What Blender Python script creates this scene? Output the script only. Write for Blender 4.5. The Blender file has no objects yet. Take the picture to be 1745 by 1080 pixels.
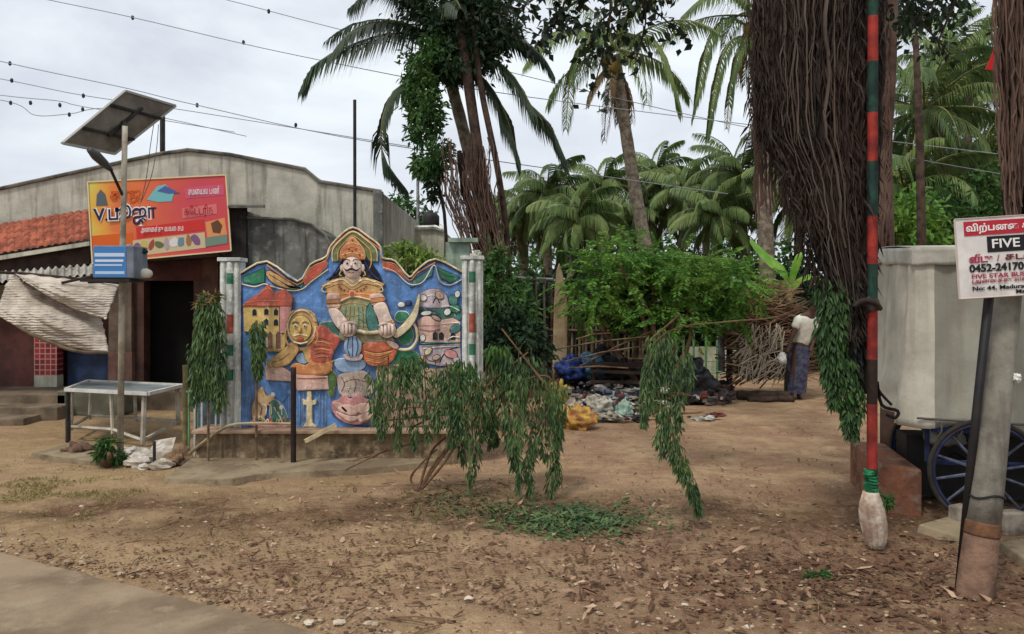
import bpy, bmesh, math, random
import numpy as np
from mathutils import Vector, Matrix, noise

# ------------------------------------------------------------------ camera, world, sun, exposure
scn = bpy.context.scene
F = 1300.0; CX = 872.5; HY = 510.0; EYE = 1.7
cam_d = bpy.data.cameras.new('camera'); cam = bpy.data.objects.new('camera', cam_d)
scn.collection.objects.link(cam); scn.camera = cam
cam_d.sensor_fit = 'HORIZONTAL'; cam_d.sensor_width = 36.0; cam_d.lens = 36.0*F/1745.0
cam_d.shift_y = -(540-HY)/1745.0
cam.location = (0, 0, EYE); cam.rotation_euler = (math.radians(90), 0, 0)
cam_d.clip_start = 0.1; cam_d.clip_end = 3000
SUN_EL = math.radians(58); SUN_AZ = math.radians(215)
w = bpy.data.worlds.new("World"); scn.world = w; w.use_nodes = True
nt = w.node_tree; nt.nodes.clear()
o_ = nt.nodes.new('ShaderNodeOutputWorld'); bg = nt.nodes.new('ShaderNodeBackground')
sky = nt.nodes.new('ShaderNodeTexSky'); sky.sky_type = 'NISHITA'; sky.sun_disc = False
sky.sun_elevation = SUN_EL; sky.sun_rotation = SUN_AZ; sky.air_density = 1.2; sky.dust_density = 3.0
tc = nt.nodes.new('ShaderNodeTexCoord'); mp = nt.nodes.new('ShaderNodeMapping')
mp.inputs['Scale'].default_value = (1.0, 1.0, 2.6)
nz = nt.nodes.new('ShaderNodeTexNoise'); nz.inputs['Scale'].default_value = 2.3; nz.inputs['Detail'].default_value = 6; nz.inputs['Roughness'].default_value = .55
nz.inputs['Distortion'].default_value = .35
cr = nt.nodes.new('ShaderNodeValToRGB')
cr.color_ramp.elements[0].position = .34; cr.color_ramp.elements[0].color = (6.3, 6.7, 7.6, 1)
cr.color_ramp.elements[1].position = .62; cr.color_ramp.elements[1].color = (9.2, 9.8, 10.3, 1)
mx = nt.nodes.new('ShaderNodeMix'); mx.data_type = 'RGBA'; mx.inputs[0].default_value = .93
nt.links.new(tc.outputs['Generated'], mp.inputs[0]); nt.links.new(mp.outputs[0], nz.inputs['Vector'])
nt.links.new(nz.outputs['Fac'], cr.inputs[0]); nt.links.new(sky.outputs[0], mx.inputs[6]); nt.links.new(cr.outputs[0], mx.inputs[7])
nt.links.new(mx.outputs[2], bg.inputs[0]); bg.inputs[1].default_value = .1
nt.links.new(bg.outputs[0], o_.inputs[0])
sd = bpy.data.lights.new('sun', 'SUN'); sd.energy = 1.9; sd.angle = math.radians(10); sd.color = (1, .95, .87)
so = bpy.data.objects.new('sun', sd); scn.collection.objects.link(so)
# light comes from behind the camera, a little from the left, high up
dirv = Vector((math.sin(SUN_AZ)*math.cos(SUN_EL), math.cos(SUN_AZ)*math.cos(SUN_EL), math.sin(SUN_EL)))
so.rotation_euler = (-dirv).to_track_quat('-Z', 'Y').to_euler(); so.location = (0, 0, 30)
scn.view_settings.view_transform = 'Standard'; scn.view_settings.look = 'None'
scn.view_settings.exposure = 0.08; scn.view_settings.gamma = 1.0
scn.render.engine = 'CYCLES'

# ------------------------------------------------------------------ helpers
C = scn.collection
ORG = {}
rnd = random.Random(7)
R = rnd.uniform
def P(px, py, D): return Vector(((px-CX)/F*D, D, EYE-(py-HY)/F*D))
def G(px, py):
    D = F*EYE/(py-HY); return Vector(((px-CX)/F*D, D, 0))
def gy(D): return HY+F*EYE/D
def S(r, g, b):
    f = lambda c: (c/255/12.92) if c/255 <= .04045 else ((c/255+.055)/1.055)**2.4
    return (f(r), f(g), f(b), 1)
MAT = {}
def mat(name, c1, c2=None, scale=4.0, rough=.85, bump=0., bscale=30., metal=0., streak=0., sc=None, island=False, c3=None, lo=.4, hi=.6, transl=0., spec=.3, detail=6):
    if name in MAT: return MAT[name]
    m = bpy.data.materials.new(name); m.use_nodes = True; n = m.node_tree.nodes; L = m.node_tree.links
    b = n['Principled BSDF']; b.inputs['Roughness'].default_value = rough; b.inputs['Metallic'].default_value = metal
    b.inputs['Specular IOR Level'].default_value = spec
    t = n.new('ShaderNodeTexCoord'); col = None
    def mixn(fac, A, B):
        x = n.new('ShaderNodeMix'); x.data_type = 'RGBA'
        L.new(fac, x.inputs[0])
        if hasattr(A, 'is_linked'): L.new(A, x.inputs[6])
        else: x.inputs[6].default_value = A
        if hasattr(B, 'is_linked'): L.new(B, x.inputs[7])
        else: x.inputs[7].default_value = B
        return x.outputs[2]
    def noi(scale, mscale=None, det=detail):
        v = t.outputs['Object']
        if mscale:
            p = n.new('ShaderNodeMapping'); p.inputs['Scale'].default_value = mscale; L.new(v, p.inputs[0]); v = p.outputs[0]
        q = n.new('ShaderNodeTexNoise'); q.inputs['Scale'].default_value = scale; q.inputs['Detail'].default_value = det; q.inputs['Roughness'].default_value = .62
        L.new(v, q.inputs['Vector']); return q.outputs['Fac']
    def ramp(fac, a, bb):
        r = n.new('ShaderNodeMapRange'); r.inputs['From Min'].default_value = a; r.inputs['From Max'].default_value = bb; L.new(fac, r.inputs[0]); return r.outputs[0]
    col = c1
    if c2 is not None:
        if island:
            g = n.new('ShaderNodeNewGeometry'); col = mixn(g.outputs['Random Per Island'], c1, c2)
            col = mixn(ramp(noi(scale), .35, .65), col, c3 if c3 else c1)
        else: col = mixn(ramp(noi(scale), lo, hi), c1, c2)
    if c3 is not None and not island:
        col = mixn(ramp(noi(scale*2.7), .52, .68), col, c3)
    if streak:
        f = ramp(noi(1.0, (9, 9, .9)), .5, .72)
        mu = n.new('ShaderNodeMath'); mu.operation = 'MULTIPLY'; L.new(f, mu.inputs[0]); mu.inputs[1].default_value = streak
        col = mixn(mu.outputs[0], col, sc or S(40, 38, 34))
    if hasattr(col, 'is_linked'): L.new(col, b.inputs['Base Color'])
    else: b.inputs['Base Color'].default_value = col
    if bump:
        bp = n.new('ShaderNodeBump'); bp.inputs['Strength'].default_value = bump; bp.inputs['Distance'].default_value = .02
        L.new(noi(bscale, None, 8), bp.inputs['Height']); L.new(bp.outputs[0], b.inputs['Normal'])
    if transl:
        tr = n.new('ShaderNodeBsdfTranslucent'); ms = n.new('ShaderNodeMixShader'); ms.inputs[0].default_value = transl
        if hasattr(col, 'is_linked'): L.new(col, tr.inputs[0])
        else: tr.inputs[0].default_value = col
        L.new(b.outputs[0], ms.inputs[1]); L.new(tr.outputs[0], ms.inputs[2])
        L.new(ms.outputs[0], n['Material Output'].inputs[0])
    MAT[name] = m; return m

class MB:
    def __init__(s): s.v = []; s.f = []; s.fm = []; s.m = 0
    def add(s, vs, fs):
        k = len(s.v); s.v += [tuple(x) for x in vs]
        for f in fs: s.f.append(tuple(i+k for i in f)); s.fm.append(s.m)
        return s
    def box(s, c, size, rz=0., rx=0., ry=0., jit=0.):
        M = Matrix.Rotation(rz, 3, 'Z') @ Matrix.Rotation(ry, 3, 'Y') @ Matrix.Rotation(rx, 3, 'X'); c = Vector(c)
        vs = []
        for x in (-1, 1):
            for y in (-1, 1):
                for z in (-1, 1):
                    vs.append(c+M@Vector((x*size[0]/2+R(-jit, jit), y*size[1]/2+R(-jit, jit), z*size[2]/2+R(-jit, jit))))
        return s.add(vs, [(0, 1, 3, 2), (4, 6, 7, 5), (0, 4, 5, 1), (2, 3, 7, 6), (0, 2, 6, 4), (1, 5, 7, 3)])
    def hexa(s, a):   # 8 points: front quad (4) then back quad (4)
        return s.add(a, [(0, 1, 2, 3), (7, 6, 5, 4), (0, 4, 5, 1), (1, 5, 6, 2), (2, 6, 7, 3), (3, 7, 4, 0)])
    def pbox(s, x0, y0, x1, y1, D, dep):   # box whose front face fills a rectangle seen at distance D
        a = P(x0, y0, D); b = P(x1, y1, D)
        s.box(((a.x+b.x)/2, D+dep/2, (a.z+b.z)/2), (abs(b.x-a.x), dep, abs(a.z-b.z))); return s
    def tube(s, pts, r, n=6, cap=True):
        pts = [Vector(p) for p in pts]; N = len(pts)
        if not hasattr(r, '__len__'): r = [r]*N
        vs = []; u = None
        for i, p in enumerate(pts):
            t = (pts[min(i+1, N-1)]-pts[max(i-1, 0)])
            if t.length < 1e-9: t = Vector((0, 0, 1))
            t.normalize()
            if u is None: u = t.orthogonal().normalized()
            else:
                u = (u-t*u.dot(t))
                u = u.normalized() if u.length > 1e-6 else t.orthogonal().normalized()
            w_ = t.cross(u)
            for k in range(n):
                a = 2*math.pi*k/n; vs.append(p+(u*math.cos(a)+w_*math.sin(a))*r[i])
        fs = [(i*n+k, i*n+(k+1) % n, (i+1)*n+(k+1) % n, (i+1)*n+k) for i in range(N-1) for k in range(n)]
        if cap: fs += [tuple(range(n-1, -1, -1)), tuple(range((N-1)*n, N*n))]
        return s.add(vs, fs)
    def grid(s, fn, nu, nv, closed=False):
        vs = [fn(i/(nu), j/(nv)) for j in range(nv+1) for i in range(nu+1)]; w_ = nu+1
        return s.add(vs, [(j*w_+i, j*w_+i+1, (j+1)*w_+i+1, (j+1)*w_+i) for j in range(nv) for i in range(nu)])
    def slab(s, pts, y, dep, ymap=None):   # (x,z) outline extruded in y
        n = len(pts)
        vs = [(x, y, z) for x, z in pts]+[(x, y+dep, z) for x, z in pts]
        fs = [tuple(range(n)), tuple(range(2*n-1, n-1, -1))]+[(i, i+n, (i+1) % n+n, (i+1) % n) for i in range(n)]
        return s.add(vs, fs)
    def blob(s, c, r, seed=0, amp=.2, fr=2., nu=20, nv=12, flat=True):
        c = Vector(c); o = Vector((seed*7.3, seed*3.1, seed*1.7)); vs = []
        for j in range(nv+1):
            th = math.pi*j/nv
            for i in range(nu):
                ph = 2*math.pi*i/nu
                d = Vector((math.sin(th)*math.cos(ph), math.sin(th)*math.sin(ph), math.cos(th)))
                k = 1+amp*noise.noise(d*fr+o)*1.6+amp*.5*noise.noise(d*fr*3+o)
                z = d.z*r[2]*k
                if flat: z = max(z, -r[2]*.72)
                vs.append(c+Vector((d.x*r[0]*k, d.y*r[1]*k, z)))
        fs = [(j*nu+i, (j+1)*nu+i, (j+1)*nu+(i+1) % nu, j*nu+(i+1) % nu) for j in range(nv) for i in range(nu)]
        return s.add(vs, fs)
    def lathe(s, c, prof, n=20, axis='Z'):
        c = Vector(c); vs = []
        for rr, h in prof:
            for k in range(n):
                a = 2*math.pi*k/n; x, y = rr*math.cos(a), rr*math.sin(a)
                vs.append(c+(Vector((x, y, h)) if axis == 'Z' else Vector((x, h, y))))
        m = len(prof)
        fs = [(i*n+k, i*n+(k+1) % n, (i+1)*n+(k+1) % n, (i+1)*n+k) for i in range(m-1) for k in range(n)]
        return s.add(vs, fs)
    def leaves(s, cs, ds, L, W, fold=0.):    # rhombic leaves: numpy centres (base points), directions, lengths, widths
        n = len(cs)
        if n == 0: return s
        ds = ds/np.maximum(np.linalg.norm(ds, axis=1, keepdims=True), 1e-6)
        q = NR.normal(size=(n, 3)); sd_ = np.cross(ds, q); sd_ /= np.maximum(np.linalg.norm(sd_, axis=1, keepdims=True), 1e-6)
        nn = np.cross(sd_, ds)
        L = np.asarray(L).reshape(-1, 1)*np.ones((n, 1)); W = np.asarray(W).reshape(-1, 1)*np.ones((n, 1))
        a = cs; b = cs+ds*L*.45+sd_*W*.5+nn*L*.08; t = cs+ds*L-np.array([0, 0, 1.])*L*.12; d = cs+ds*L*.45-sd_*W*.5+nn*L*.08
        allv = np.stack([a, b, t, d], 1).reshape(-1, 3)
        k = len(s.v); s.v += [tuple(x) for x in allv.tolist()]
        for i in range(n):
            s.f.append((k+4*i, k+4*i+1, k+4*i+2)); s.f.append((k+4*i, k+4*i+2, k+4*i+3)); s.fm += [s.m, s.m]
        return s
    def build(s, name, mats, parent=None, smooth=False, org=None):
        if not isinstance(mats, (list, tuple)): mats = [mats]
        me = bpy.data.meshes.new(name); o = bpy.data.objects.new(name, me); C.objects.link(o)
        if parent is not None: og = ORG[parent.name]
        else:
            if org is None:
                A = np.array(s.v); mn = A.min(0); mxx = A.max(0); og = Vector(((mn[0]+mxx[0])/2, (mn[1]+mxx[1])/2, mn[2]))
            else: og = Vector(org)
        me.from_pydata([(x-og.x, y-og.y, z-og.z) for x, y, z in s.v], [], s.f)
        for m in mats: me.materials.append(m)
        me.polygons.foreach_set('material_index', s.fm)
        me.polygons.foreach_set('use_smooth', [smooth]*len(s.f))
        me.update()
        if parent is not None: o.parent = parent
        else: o.location = og
        ORG[o.name] = og
        return o
NR = np.random.default_rng(11)
def fixn(o):
    bm = bmesh.new(); bm.from_mesh(o.data); bmesh.ops.recalc_face_normals(bm, faces=bm.faces); bm.to_mesh(o.data); bm.free(); return o
def tag(o, label, cat, group=None, kind=None):
    if label: o['label'] = label
    if cat: o['category'] = cat
    if group: o['group'] = group
    if kind: o['kind'] = kind
    return o
def thing(name, label, cat, loc, group=None):
    o = bpy.data.objects.new(name, None); C.objects.link(o); o.location = loc; o.empty_display_size = .2
    ORG[o.name] = Vector(loc); return tag(o, label, cat, group)
def bevel(o, wd=.005, seg=2):
    m = o.modifiers.new('b', 'BEVEL'); m.width = wd; m.segments = seg; m.limit_method = 'ANGLE'; return o
def crom(pts, k=4, closed=False):
    pts = [Vector(p) for p in pts]; n = len(pts); out = []
    rng = n if closed else n-1
    for i in range(rng):
        if closed: a, b, c, d = pts[(i-1) % n], pts[i], pts[(i+1) % n], pts[(i+2) % n]
        else: a, b, c, d = pts[max(i-1, 0)], pts[i], pts[i+1], pts[min(i+2, n-1)]
        for j in range(k):
            t = j/k
            out.append(.5*((2*b)+(c-a)*t+(2*a-5*b+4*c-d)*t*t+(3*b-a-3*c+d)*t**3))
    if not closed: out.append(pts[-1])
    return out
_fc = {}
def text(name, s, size, mtl, parent, M, ext=.0015, align='CENTER', sx=1.0, bold=0., fit=None):
    cu = bpy.data.curves.new(name, 'FONT'); cu.body = s; cu.size = size; cu.extrude = ext; cu.align_x = align; cu.align_y = 'CENTER'; cu.offset = bold
    tmp = bpy.data.objects.new(name+'_t', cu); C.objects.link(tmp)
    bpy.context.view_layer.update()
    me = bpy.data.meshes.new_from_object(tmp.evaluated_get(bpy.context.evaluated_depsgraph_get()))
    bpy.data.objects.remove(tmp)
    if fit:
        xs_ = [v.co.x for v in me.vertices]; sx = fit/max(1e-4, max(xs_)-min(xs_))
    me.transform(Matrix.Diagonal((sx, 1, 1, 1))); og = ORG[parent.name]
    me.transform(Matrix.Translation(-og) @ M); me.materials.clear(); me.materials.append(mtl)
    o = bpy.data.objects.new(name, me); C.objects.link(o); o.parent = parent; ORG[o.name] = og
    return o
def plane_m(p, rot=0., yaw=0.):   # upright text frame: x right, y up, facing -Y
    return Matrix.Translation(p) @ Matrix.Rotation(yaw, 4, 'Z') @ Matrix.Rotation(rot, 4, 'Y') @ Matrix.Rotation(math.pi/2, 4, 'X')

# ------------------------------------------------------------------ materials
leafA = mat('leaf_bright', S(100, 160, 64), S(34, 78, 34), 1.1, .6, island=True, c3=S(124, 156, 66), transl=.28)
leafB = mat('leaf_mid', S(54, 100, 44), S(28, 62, 30), 2.0, .65, island=True, c3=S(80, 110, 52), transl=.2)
leafC = mat('leaf_dark', S(44, 72, 42), S(22, 42, 28), 3.0, .6, island=True, c3=S(46, 66, 40), transl=.1)
leafD = mat('leaf_droop', S(66, 102, 62), S(18, 40, 28), 4.0, .5, island=True, c3=S(104, 128, 76), transl=.2)
leafBan = mat('leaf_banyan', S(30, 44, 28), S(18, 26, 20), 2.0, .5, island=True, c3=S(40, 58, 34), transl=.12)
leafY = mat('leaf_yellow', S(160, 175, 90), S(80, 120, 50), 3.0, .6, island=True, c3=S(120, 140, 60), transl=.25)
leafBanana = mat('leaf_banana', S(110, 170, 60), S(150, 190, 80), 6.0, .45, transl=.35)
palmA = mat('palm_green', S(84, 112, 62), S(46, 70, 42), 1.2, .55, island=True, c3=S(110, 126, 70), transl=.22)
palmB = mat('palm_dark', S(46, 62, 46), S(30, 42, 34), 1.2, .55, island=True, c3=S(66, 80, 54), transl=.12)
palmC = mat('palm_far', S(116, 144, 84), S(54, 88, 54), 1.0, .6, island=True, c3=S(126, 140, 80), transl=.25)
palmR = mat('palm_rachis', S(130, 132, 80), S(96, 92, 56), 3., .6)
palmDead = mat('palm_dead', S(140, 108, 74), S(88, 62, 44), 2., .8, island=True, c3=S(150, 130, 96))
barkP = mat('palm_bark', S(150, 138, 120), S(104, 92, 78), 8, .9, .5, 14, c3=S(84, 72, 60))
barkD = mat('bark_dark', S(84, 66, 54), S(50, 38, 32), 8, .9, .5, 18)
rootM = mat('root_brown', S(56, 46, 40), S(18, 15, 14), 1.6, .95, island=True, c3=S(66, 52, 45))
rootL = mat('root_pale', S(100, 92, 84), S(62, 55, 49), 2.2, .9, island=True, c3=S(92, 76, 66))
rootR = mat('root_reddish', S(92, 66, 56), S(36, 26, 23), 2.2, .95, island=True, c3=S(112, 90, 78))
rootCore = mat('root_core', S(36, 26, 22), S(20, 15, 13), 5, .95, .8, 25)
stick = mat('stick', S(128, 104, 80), S(84, 62, 46), 6, .85, .3, 40)
conc = mat('concrete_old', S(192, 188, 172), S(160, 156, 142), 1.6, .95, .35, 22, streak=.62, sc=S(70, 66, 60), c3=S(184, 180, 166))
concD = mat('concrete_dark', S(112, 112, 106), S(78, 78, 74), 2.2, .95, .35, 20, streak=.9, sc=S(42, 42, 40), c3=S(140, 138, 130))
concCap = mat('concrete_cap', S(120, 116, 106), S(74, 72, 66), 4, .95, .4, 20)
cream = mat('cream_wall', S(196, 192, 172), S(168, 166, 150), 2, .9, .2, 20, streak=.45)
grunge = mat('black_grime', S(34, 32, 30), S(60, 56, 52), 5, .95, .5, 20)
maroon = mat('maroon_paint', S(92, 52, 46), S(66, 40, 36), 3, .8, .1, 30, streak=.35)
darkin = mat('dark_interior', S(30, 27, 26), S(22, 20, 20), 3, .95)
woodD = mat('dark_wood', S(60, 44, 36), S(38, 28, 24), 5, .85, .3, 30)
tileM = mat('roof_tile', S(176, 98, 70), S(128, 66, 48), 5, .85, .4, 30, c3=S(96, 58, 44), streak=.35)
white = mat('white_paint', S(206, 204, 196), S(180, 176, 166), 5, .7, .1, 40, streak=.3)
metal = mat('galvanised', S(150, 152, 152), S(112, 112, 108), 6, .5, .1, 40, metal=.35)
dmetal = mat('dark_metal', S(54, 52, 50), S(36, 34, 34), 6, .6, .1, 40, metal=.3)
black = mat('black', S(24, 24, 24), S(38, 36, 34), 5, .6)
# ------------------------------------------------------------------ ground, road, slab
def g_h(x, y):
    v = Vector((x, y, 0))
    return .030*noise.noise(v*.55)+.018*noise.noise(v*2.1+Vector((5, 3, 0)))+.014*noise.noise(Vector((x*4.5, y*7.5, 0)))+.010*max(0, noise.noise(v*13))
RA = Vector((-3.45, 5.14, 0)); RB = Vector((-.93, 3.88, 0)); rdir = (RB-RA).normalized(); rn = Vector((rdir.y, -rdir.x, 0))
if rn.y > 0: rn = -rn        # rn points towards the road side
def road_d(x, y): return (Vector((x, y, 0))-RA).dot(rn)
def axis(a, b, st, far):
    c = list(np.arange(a, b+1e-6, st)); d = st
    lo, hi = [], []; x = a
    while x > -far: d *= 1.35; x -= d; lo.append(x)
    d = st; x = b
    while x < far: d *= 1.35; x += d; hi.append(x)
    return lo[::-1]+c+hi
xs = axis(-5.5, 5.5, .045, 700); ys = axis(2.6, 12, .045, 900)
ys = [y for y in ys if y > -30]
g = MB(); nx = len(xs)
for y in ys:
    for x in xs:
        h = g_h(x, y) if (abs(x) < 14 and y < 22) else .02*noise.noise(Vector((x, y, 0))*.3)
        d = road_d(x, y)
        if y < 22:
            for rc in (-.75, -2.05): dd_ = (d-rc+.12*noise.noise(Vector((x*.5, y*.5, 8))))/.11; h -= .022*math.exp(-dd_*dd_)*(.6+.6*noise.noise(Vector((x*3, y*3, 1)))); h += .010*math.exp(-(dd_-2)**2)
        if d > -.12: h = min(h, .0)*max(0, 1-(d+.12)*8)-.02*min(1, (d+.12)*8)
        if d > 0.05: h = -.045
        g.v.append((x, y, h))
for j in range(len(ys)-1):
    for i in range(nx-1):
        a = j*nx+i; g.f.append((a, a+1, a+nx+1, a+nx)); g.fm.append(0)
gm = bpy.data.materials.new('dirt'); gm.use_nodes = True; n = gm.node_tree.nodes; L = gm.node_tree.links
b = n['Principled BSDF']; b.inputs['Roughness'].default_value = .97; b.inputs['Specular IOR Level'].default_value = .1
geo = n.new('ShaderNodeNewGeometry')
def _noi(sc, det=8, ms=None):
    q = n.new('ShaderNodeTexNoise'); q.inputs['Scale'].default_value = sc; q.inputs['Detail'].default_value = det; q.inputs['Roughness'].default_value = .65
    v = geo.outputs['Position']
    if ms:
        p = n.new('ShaderNodeMapping'); p.inputs['Scale'].default_value = ms; L.new(v, p.inputs[0]); v = p.outputs[0]
    L.new(v, q.inputs['Vector']); return q.outputs['Fac']
def _rng(f, a, b_, c=0, d=1):
    r = n.new('ShaderNodeMapRange'); r.inputs['From Min'].default_value = a; r.inputs['From Max'].default_value = b_; r.inputs['To Min'].default_value = c; r.inputs['To Max'].default_value = d; L.new(f, r.inputs[0]); return r.outputs[0]
def _mix(f, a, b_):
    x = n.new('ShaderNodeMix'); x.data_type = 'RGBA'; L.new(f, x.inputs[0])
    for s_, q in ((6, a), (7, b_)):
        if hasattr(q, 'is_linked'): L.new(q, x.inputs[s_])
        else: x.inputs[s_].default_value = q
    return x.outputs[2]
def _mul(a, b_):
    x = n.new('ShaderNodeMath'); x.operation = 'MULTIPLY'; L.new(a, x.inputs[0])
    if hasattr(b_, 'is_linked'): L.new(b_, x.inputs[1])
    else: x.inputs[1].default_value = b_
    return x.outputs[0]
col = _mix(_rng(_noi(.55), .38, .62), S(174, 143, 114), S(150, 117, 92))
col = _mix(_rng(_noi(1.7), .45, .65), col, S(194, 164, 128))
sep = n.new('ShaderNodeSeparateXYZ'); L.new(geo.outputs['Position'], sep.inputs[0])
# greyer, sandier soil towards the left shop; darker humus under the banyan to the right
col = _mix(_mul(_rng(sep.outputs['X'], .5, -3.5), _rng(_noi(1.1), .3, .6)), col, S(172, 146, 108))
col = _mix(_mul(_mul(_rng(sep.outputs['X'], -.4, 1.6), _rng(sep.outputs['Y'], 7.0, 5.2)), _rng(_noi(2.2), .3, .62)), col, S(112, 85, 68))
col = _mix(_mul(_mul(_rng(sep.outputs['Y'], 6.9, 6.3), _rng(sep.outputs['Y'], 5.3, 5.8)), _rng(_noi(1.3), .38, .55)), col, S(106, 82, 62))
col = _mix(_mul(_rng(_noi(7), .5, .72), .5), col, S(124, 94, 68))
col = _mix(_mul(_rng(_noi(45), .56, .72), .7), col, S(196, 170, 138))
col = _mix(_mul(_rng(_noi(70), .54, .70), .7), col, S(84, 60, 44))
col = _mix(_mul(_rng(_noi(1.4, 8, (1, 2.4, 1)), .56, .7), .35), col, S(122, 118, 70))
col = _mix(_mul(_rng(_noi(2.6, 9, (1, 3.2, 1)), .5, .68), .5), col, S(128, 96, 72))
col = _mix(_mul(_rng(_noi(14, 9), .52, .7), .35), col, S(206, 176, 146))
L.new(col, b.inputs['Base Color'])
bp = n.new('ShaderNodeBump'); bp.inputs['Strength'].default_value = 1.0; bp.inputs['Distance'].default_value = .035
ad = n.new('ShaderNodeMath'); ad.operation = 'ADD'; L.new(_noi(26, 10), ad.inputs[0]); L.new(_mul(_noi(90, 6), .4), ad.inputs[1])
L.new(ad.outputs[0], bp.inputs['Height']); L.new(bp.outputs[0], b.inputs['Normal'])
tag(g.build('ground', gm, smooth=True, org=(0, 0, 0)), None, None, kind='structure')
# road
roadM = mat('dusty_asphalt', S(146, 126, 102), S(116, 98, 78), 1.7, .95, .35, 60, c3=S(152, 134, 110))
rd = MB(); nn_ = 700
import itertools
for i in range(nn_+1):
    t = -60+120*i/nn_*1.0
    e = .035*noise.noise(Vector((t*3.1, 0, 2)))+.02*noise.noise(Vector((t*9, 0, 5)))
    for k, dd in enumerate((e, 1.5, 7.0)):
        p = RA+rdir*t+rn*dd; rd.v.append((p.x, p.y, -.006))
for i in range(nn_):
    for k in range(2):
        a = i*3+k; rd.f.append((a, a+1, a+4, a+3)); rd.fm.append(0)
ro = rd.build('road', roadM, org=(0, 0, 0)); tag(ro, None, None, kind='structure'); fixn(ro)
# low concrete slab in front of the mural plinth
slabM = mat('slab_concrete', S(148, 132, 106), S(120, 104, 82), 2.5, .95, .5, 35, c3=S(104, 90, 72))
sl = MB()
pf = [G(278, 826), G(380, 828), G(450, 818), G(560, 812), G(680, 803), G(775, 790)]; pb = [G(330, 788), G(400, 783), G(470, 783), G(560, 781), G(680, 775), G(790, 770)]
h = .055
fr = crom(pf, 6); bk = crom(pb, 6); N = len(fr)
for i in range(N):
    a = fr[i]+Vector((0, .015*noise.noise(Vector((i*.9, 0, 0))), 0)); q = bk[i]
    sl.v += [(a.x, a.y, -.03), (a.x, a.y+.02, h), (q.x, q.y, h+.005), (q.x, q.y, -.03)]
for i in range(N-1):
    for k in range(3):
        a = i*4+k; sl.f.append((a, a+4, a+5, a+1)); sl.fm.append(0)
sl.f += [(0, 1, 2, 3), (4*N-1, 4*N-2, 4*N-3, 4*N-4)]; sl.fm += [0, 0]
o = sl.build('pavement', slabM); tag(o, None, None, kind='structure'); fixn(o)

# flat stone slabs near the pole
for pts, lb in (([(1560, 905), (1690, 868), (1745, 875), (1640, 930)], 'pale flat stone slab lying between the broom bundle and the leaning pole'), ([(1700, 935), (1800, 915), (1900, 945), (1770, 985)], 'pale flat stone slab lying to the right of the leaning pole')):
    ps = [G(*p) for p in pts]; m = MB(); c = sum(ps, Vector())/4
    m.hexa([p+Vector((0, 0, -.03)) for p in ps]+[c+(p-c)*.95+Vector((0, 0, .05)) for p in ps])
    o = m.build('stone_slab', slabM); fixn(o); bevel(o, .012); tag(o, lb, 'stone slab', 'flat slabs under the pole')

# ------------------------------------------------------------------ painted relief wall
DM = 8.05
def Mp(u, v, d=0.): return P(370+u*.3796, 370+v*.3796, DM)+Vector((0, -d, 0))
US = .3796/F*DM
def paint(nm, c, dirt=.4):
    g_ = sum(c)/3; c = [min(255, (x*.80+g_*.20)*1.08+4) for x in c] if nm != 'black' else c
    a = S(*c); dk = tuple(x*.55+.008 for x in a[:3])+(1,)
    return mat('paint_'+nm, a, dk, 5.5, .75, .3, 45, streak=dirt*1.6, sc=S(74, 66, 56), lo=.40, hi=.66, c3=tuple(min(1, x*1.15+.06) for x in a[:3])+(1,))
BLUE = paint('blue', (76, 128, 196)); DBLUE = paint('deep_blue', (34, 48, 108)); ORNG = paint('orange', (206, 124, 62)); OCH = paint('ochre', (200, 152, 84))
CRM = paint('cream', (214, 196, 150)); RED = paint('red', (196, 76, 58)); GRN = paint('green', (34, 122, 82)); TEAL = paint('teal', (58, 118, 108))
PINK = paint('pink', (212, 168, 148)); SKIN = paint('skin', (218, 190, 172)); BLK = paint('black', (26, 24, 34), .1); WHT = paint('white', (212, 210, 200))
PBLUE = paint('pale_blue', (134, 166, 200)); LOT = paint('lotus', (206, 132, 128)); YEL = paint('yellow', (208, 168, 84)); GG = paint('grey_green', (150, 142, 100)); MAUVE = paint('mauve', (186, 166, 172))
BRN = paint('brown', (120, 78, 52))
mural = thing('painted_relief_wall', 'brightly painted concrete relief wall of a crowned moustached figure with a curved blade and a lion', 'mural wall', Mp(600, 960))
def relief(name, pts, mtl, d0=0., d1=.03, bev=.008, sm=4, rim=None, rr=.0055, parent=None, lines=()):
    rim = rim or BLK; q = [Vector((u, v, 0)) for u, v in pts]
    if sm: q = crom(q, sm, True)
    W = [Mp(p.x, p.y, d0) for p in q]
    area = sum(W[i].x*W[(i+1) % len(W)].z-W[(i+1) % len(W)].x*W[i].z for i in range(len(W)))
    if area < 0: W.reverse()
    bm = bmesh.new(); vs = [bm.verts.new(p) for p in W]; top = [bm.verts.new(p+Vector((0, -(d1-d0), 0))) for p in W]
    n = len(W)
    for i in range(n): bm.faces.new((vs[i], vs[(i+1) % n], top[(i+1) % n], top[i]))
    f = bm.faces.new(top)
    bmesh.ops.inset_individual(bm, faces=[f], thickness=bev, depth=bev*.5)
    bmesh.ops.inset_individual(bm, faces=[f], thickness=bev*1.3, depth=bev*.25)
    bmesh.ops.triangulate(bm, faces=[f]); bm.normal_update()
    me = MB(); bm.verts.index_update(); me.add([v.co for v in bm.verts], [[v.index for v in ff.verts] for ff in bm.faces]); bm.free()
    ms = [mtl]
    if rim:
        me.m = 1; ms.append(rim); cl = [p+Vector((0, -(d1-d0)*.75, 0)) for p in W]; me.tube(cl+[cl[0]], rr, 5, cap=False)
    k = len(ms)
    for ln, r_, mt_ in lines:
        if mt_ not in ms: ms.append(mt_)
        me.m = ms.index(mt_)
        pp = crom([Mp(u, v, d1+.002) for u, v in ln], 4); me.tube(pp, r_, 5)
    return me.build(name, ms, parent or mural, smooth=False)
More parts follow.
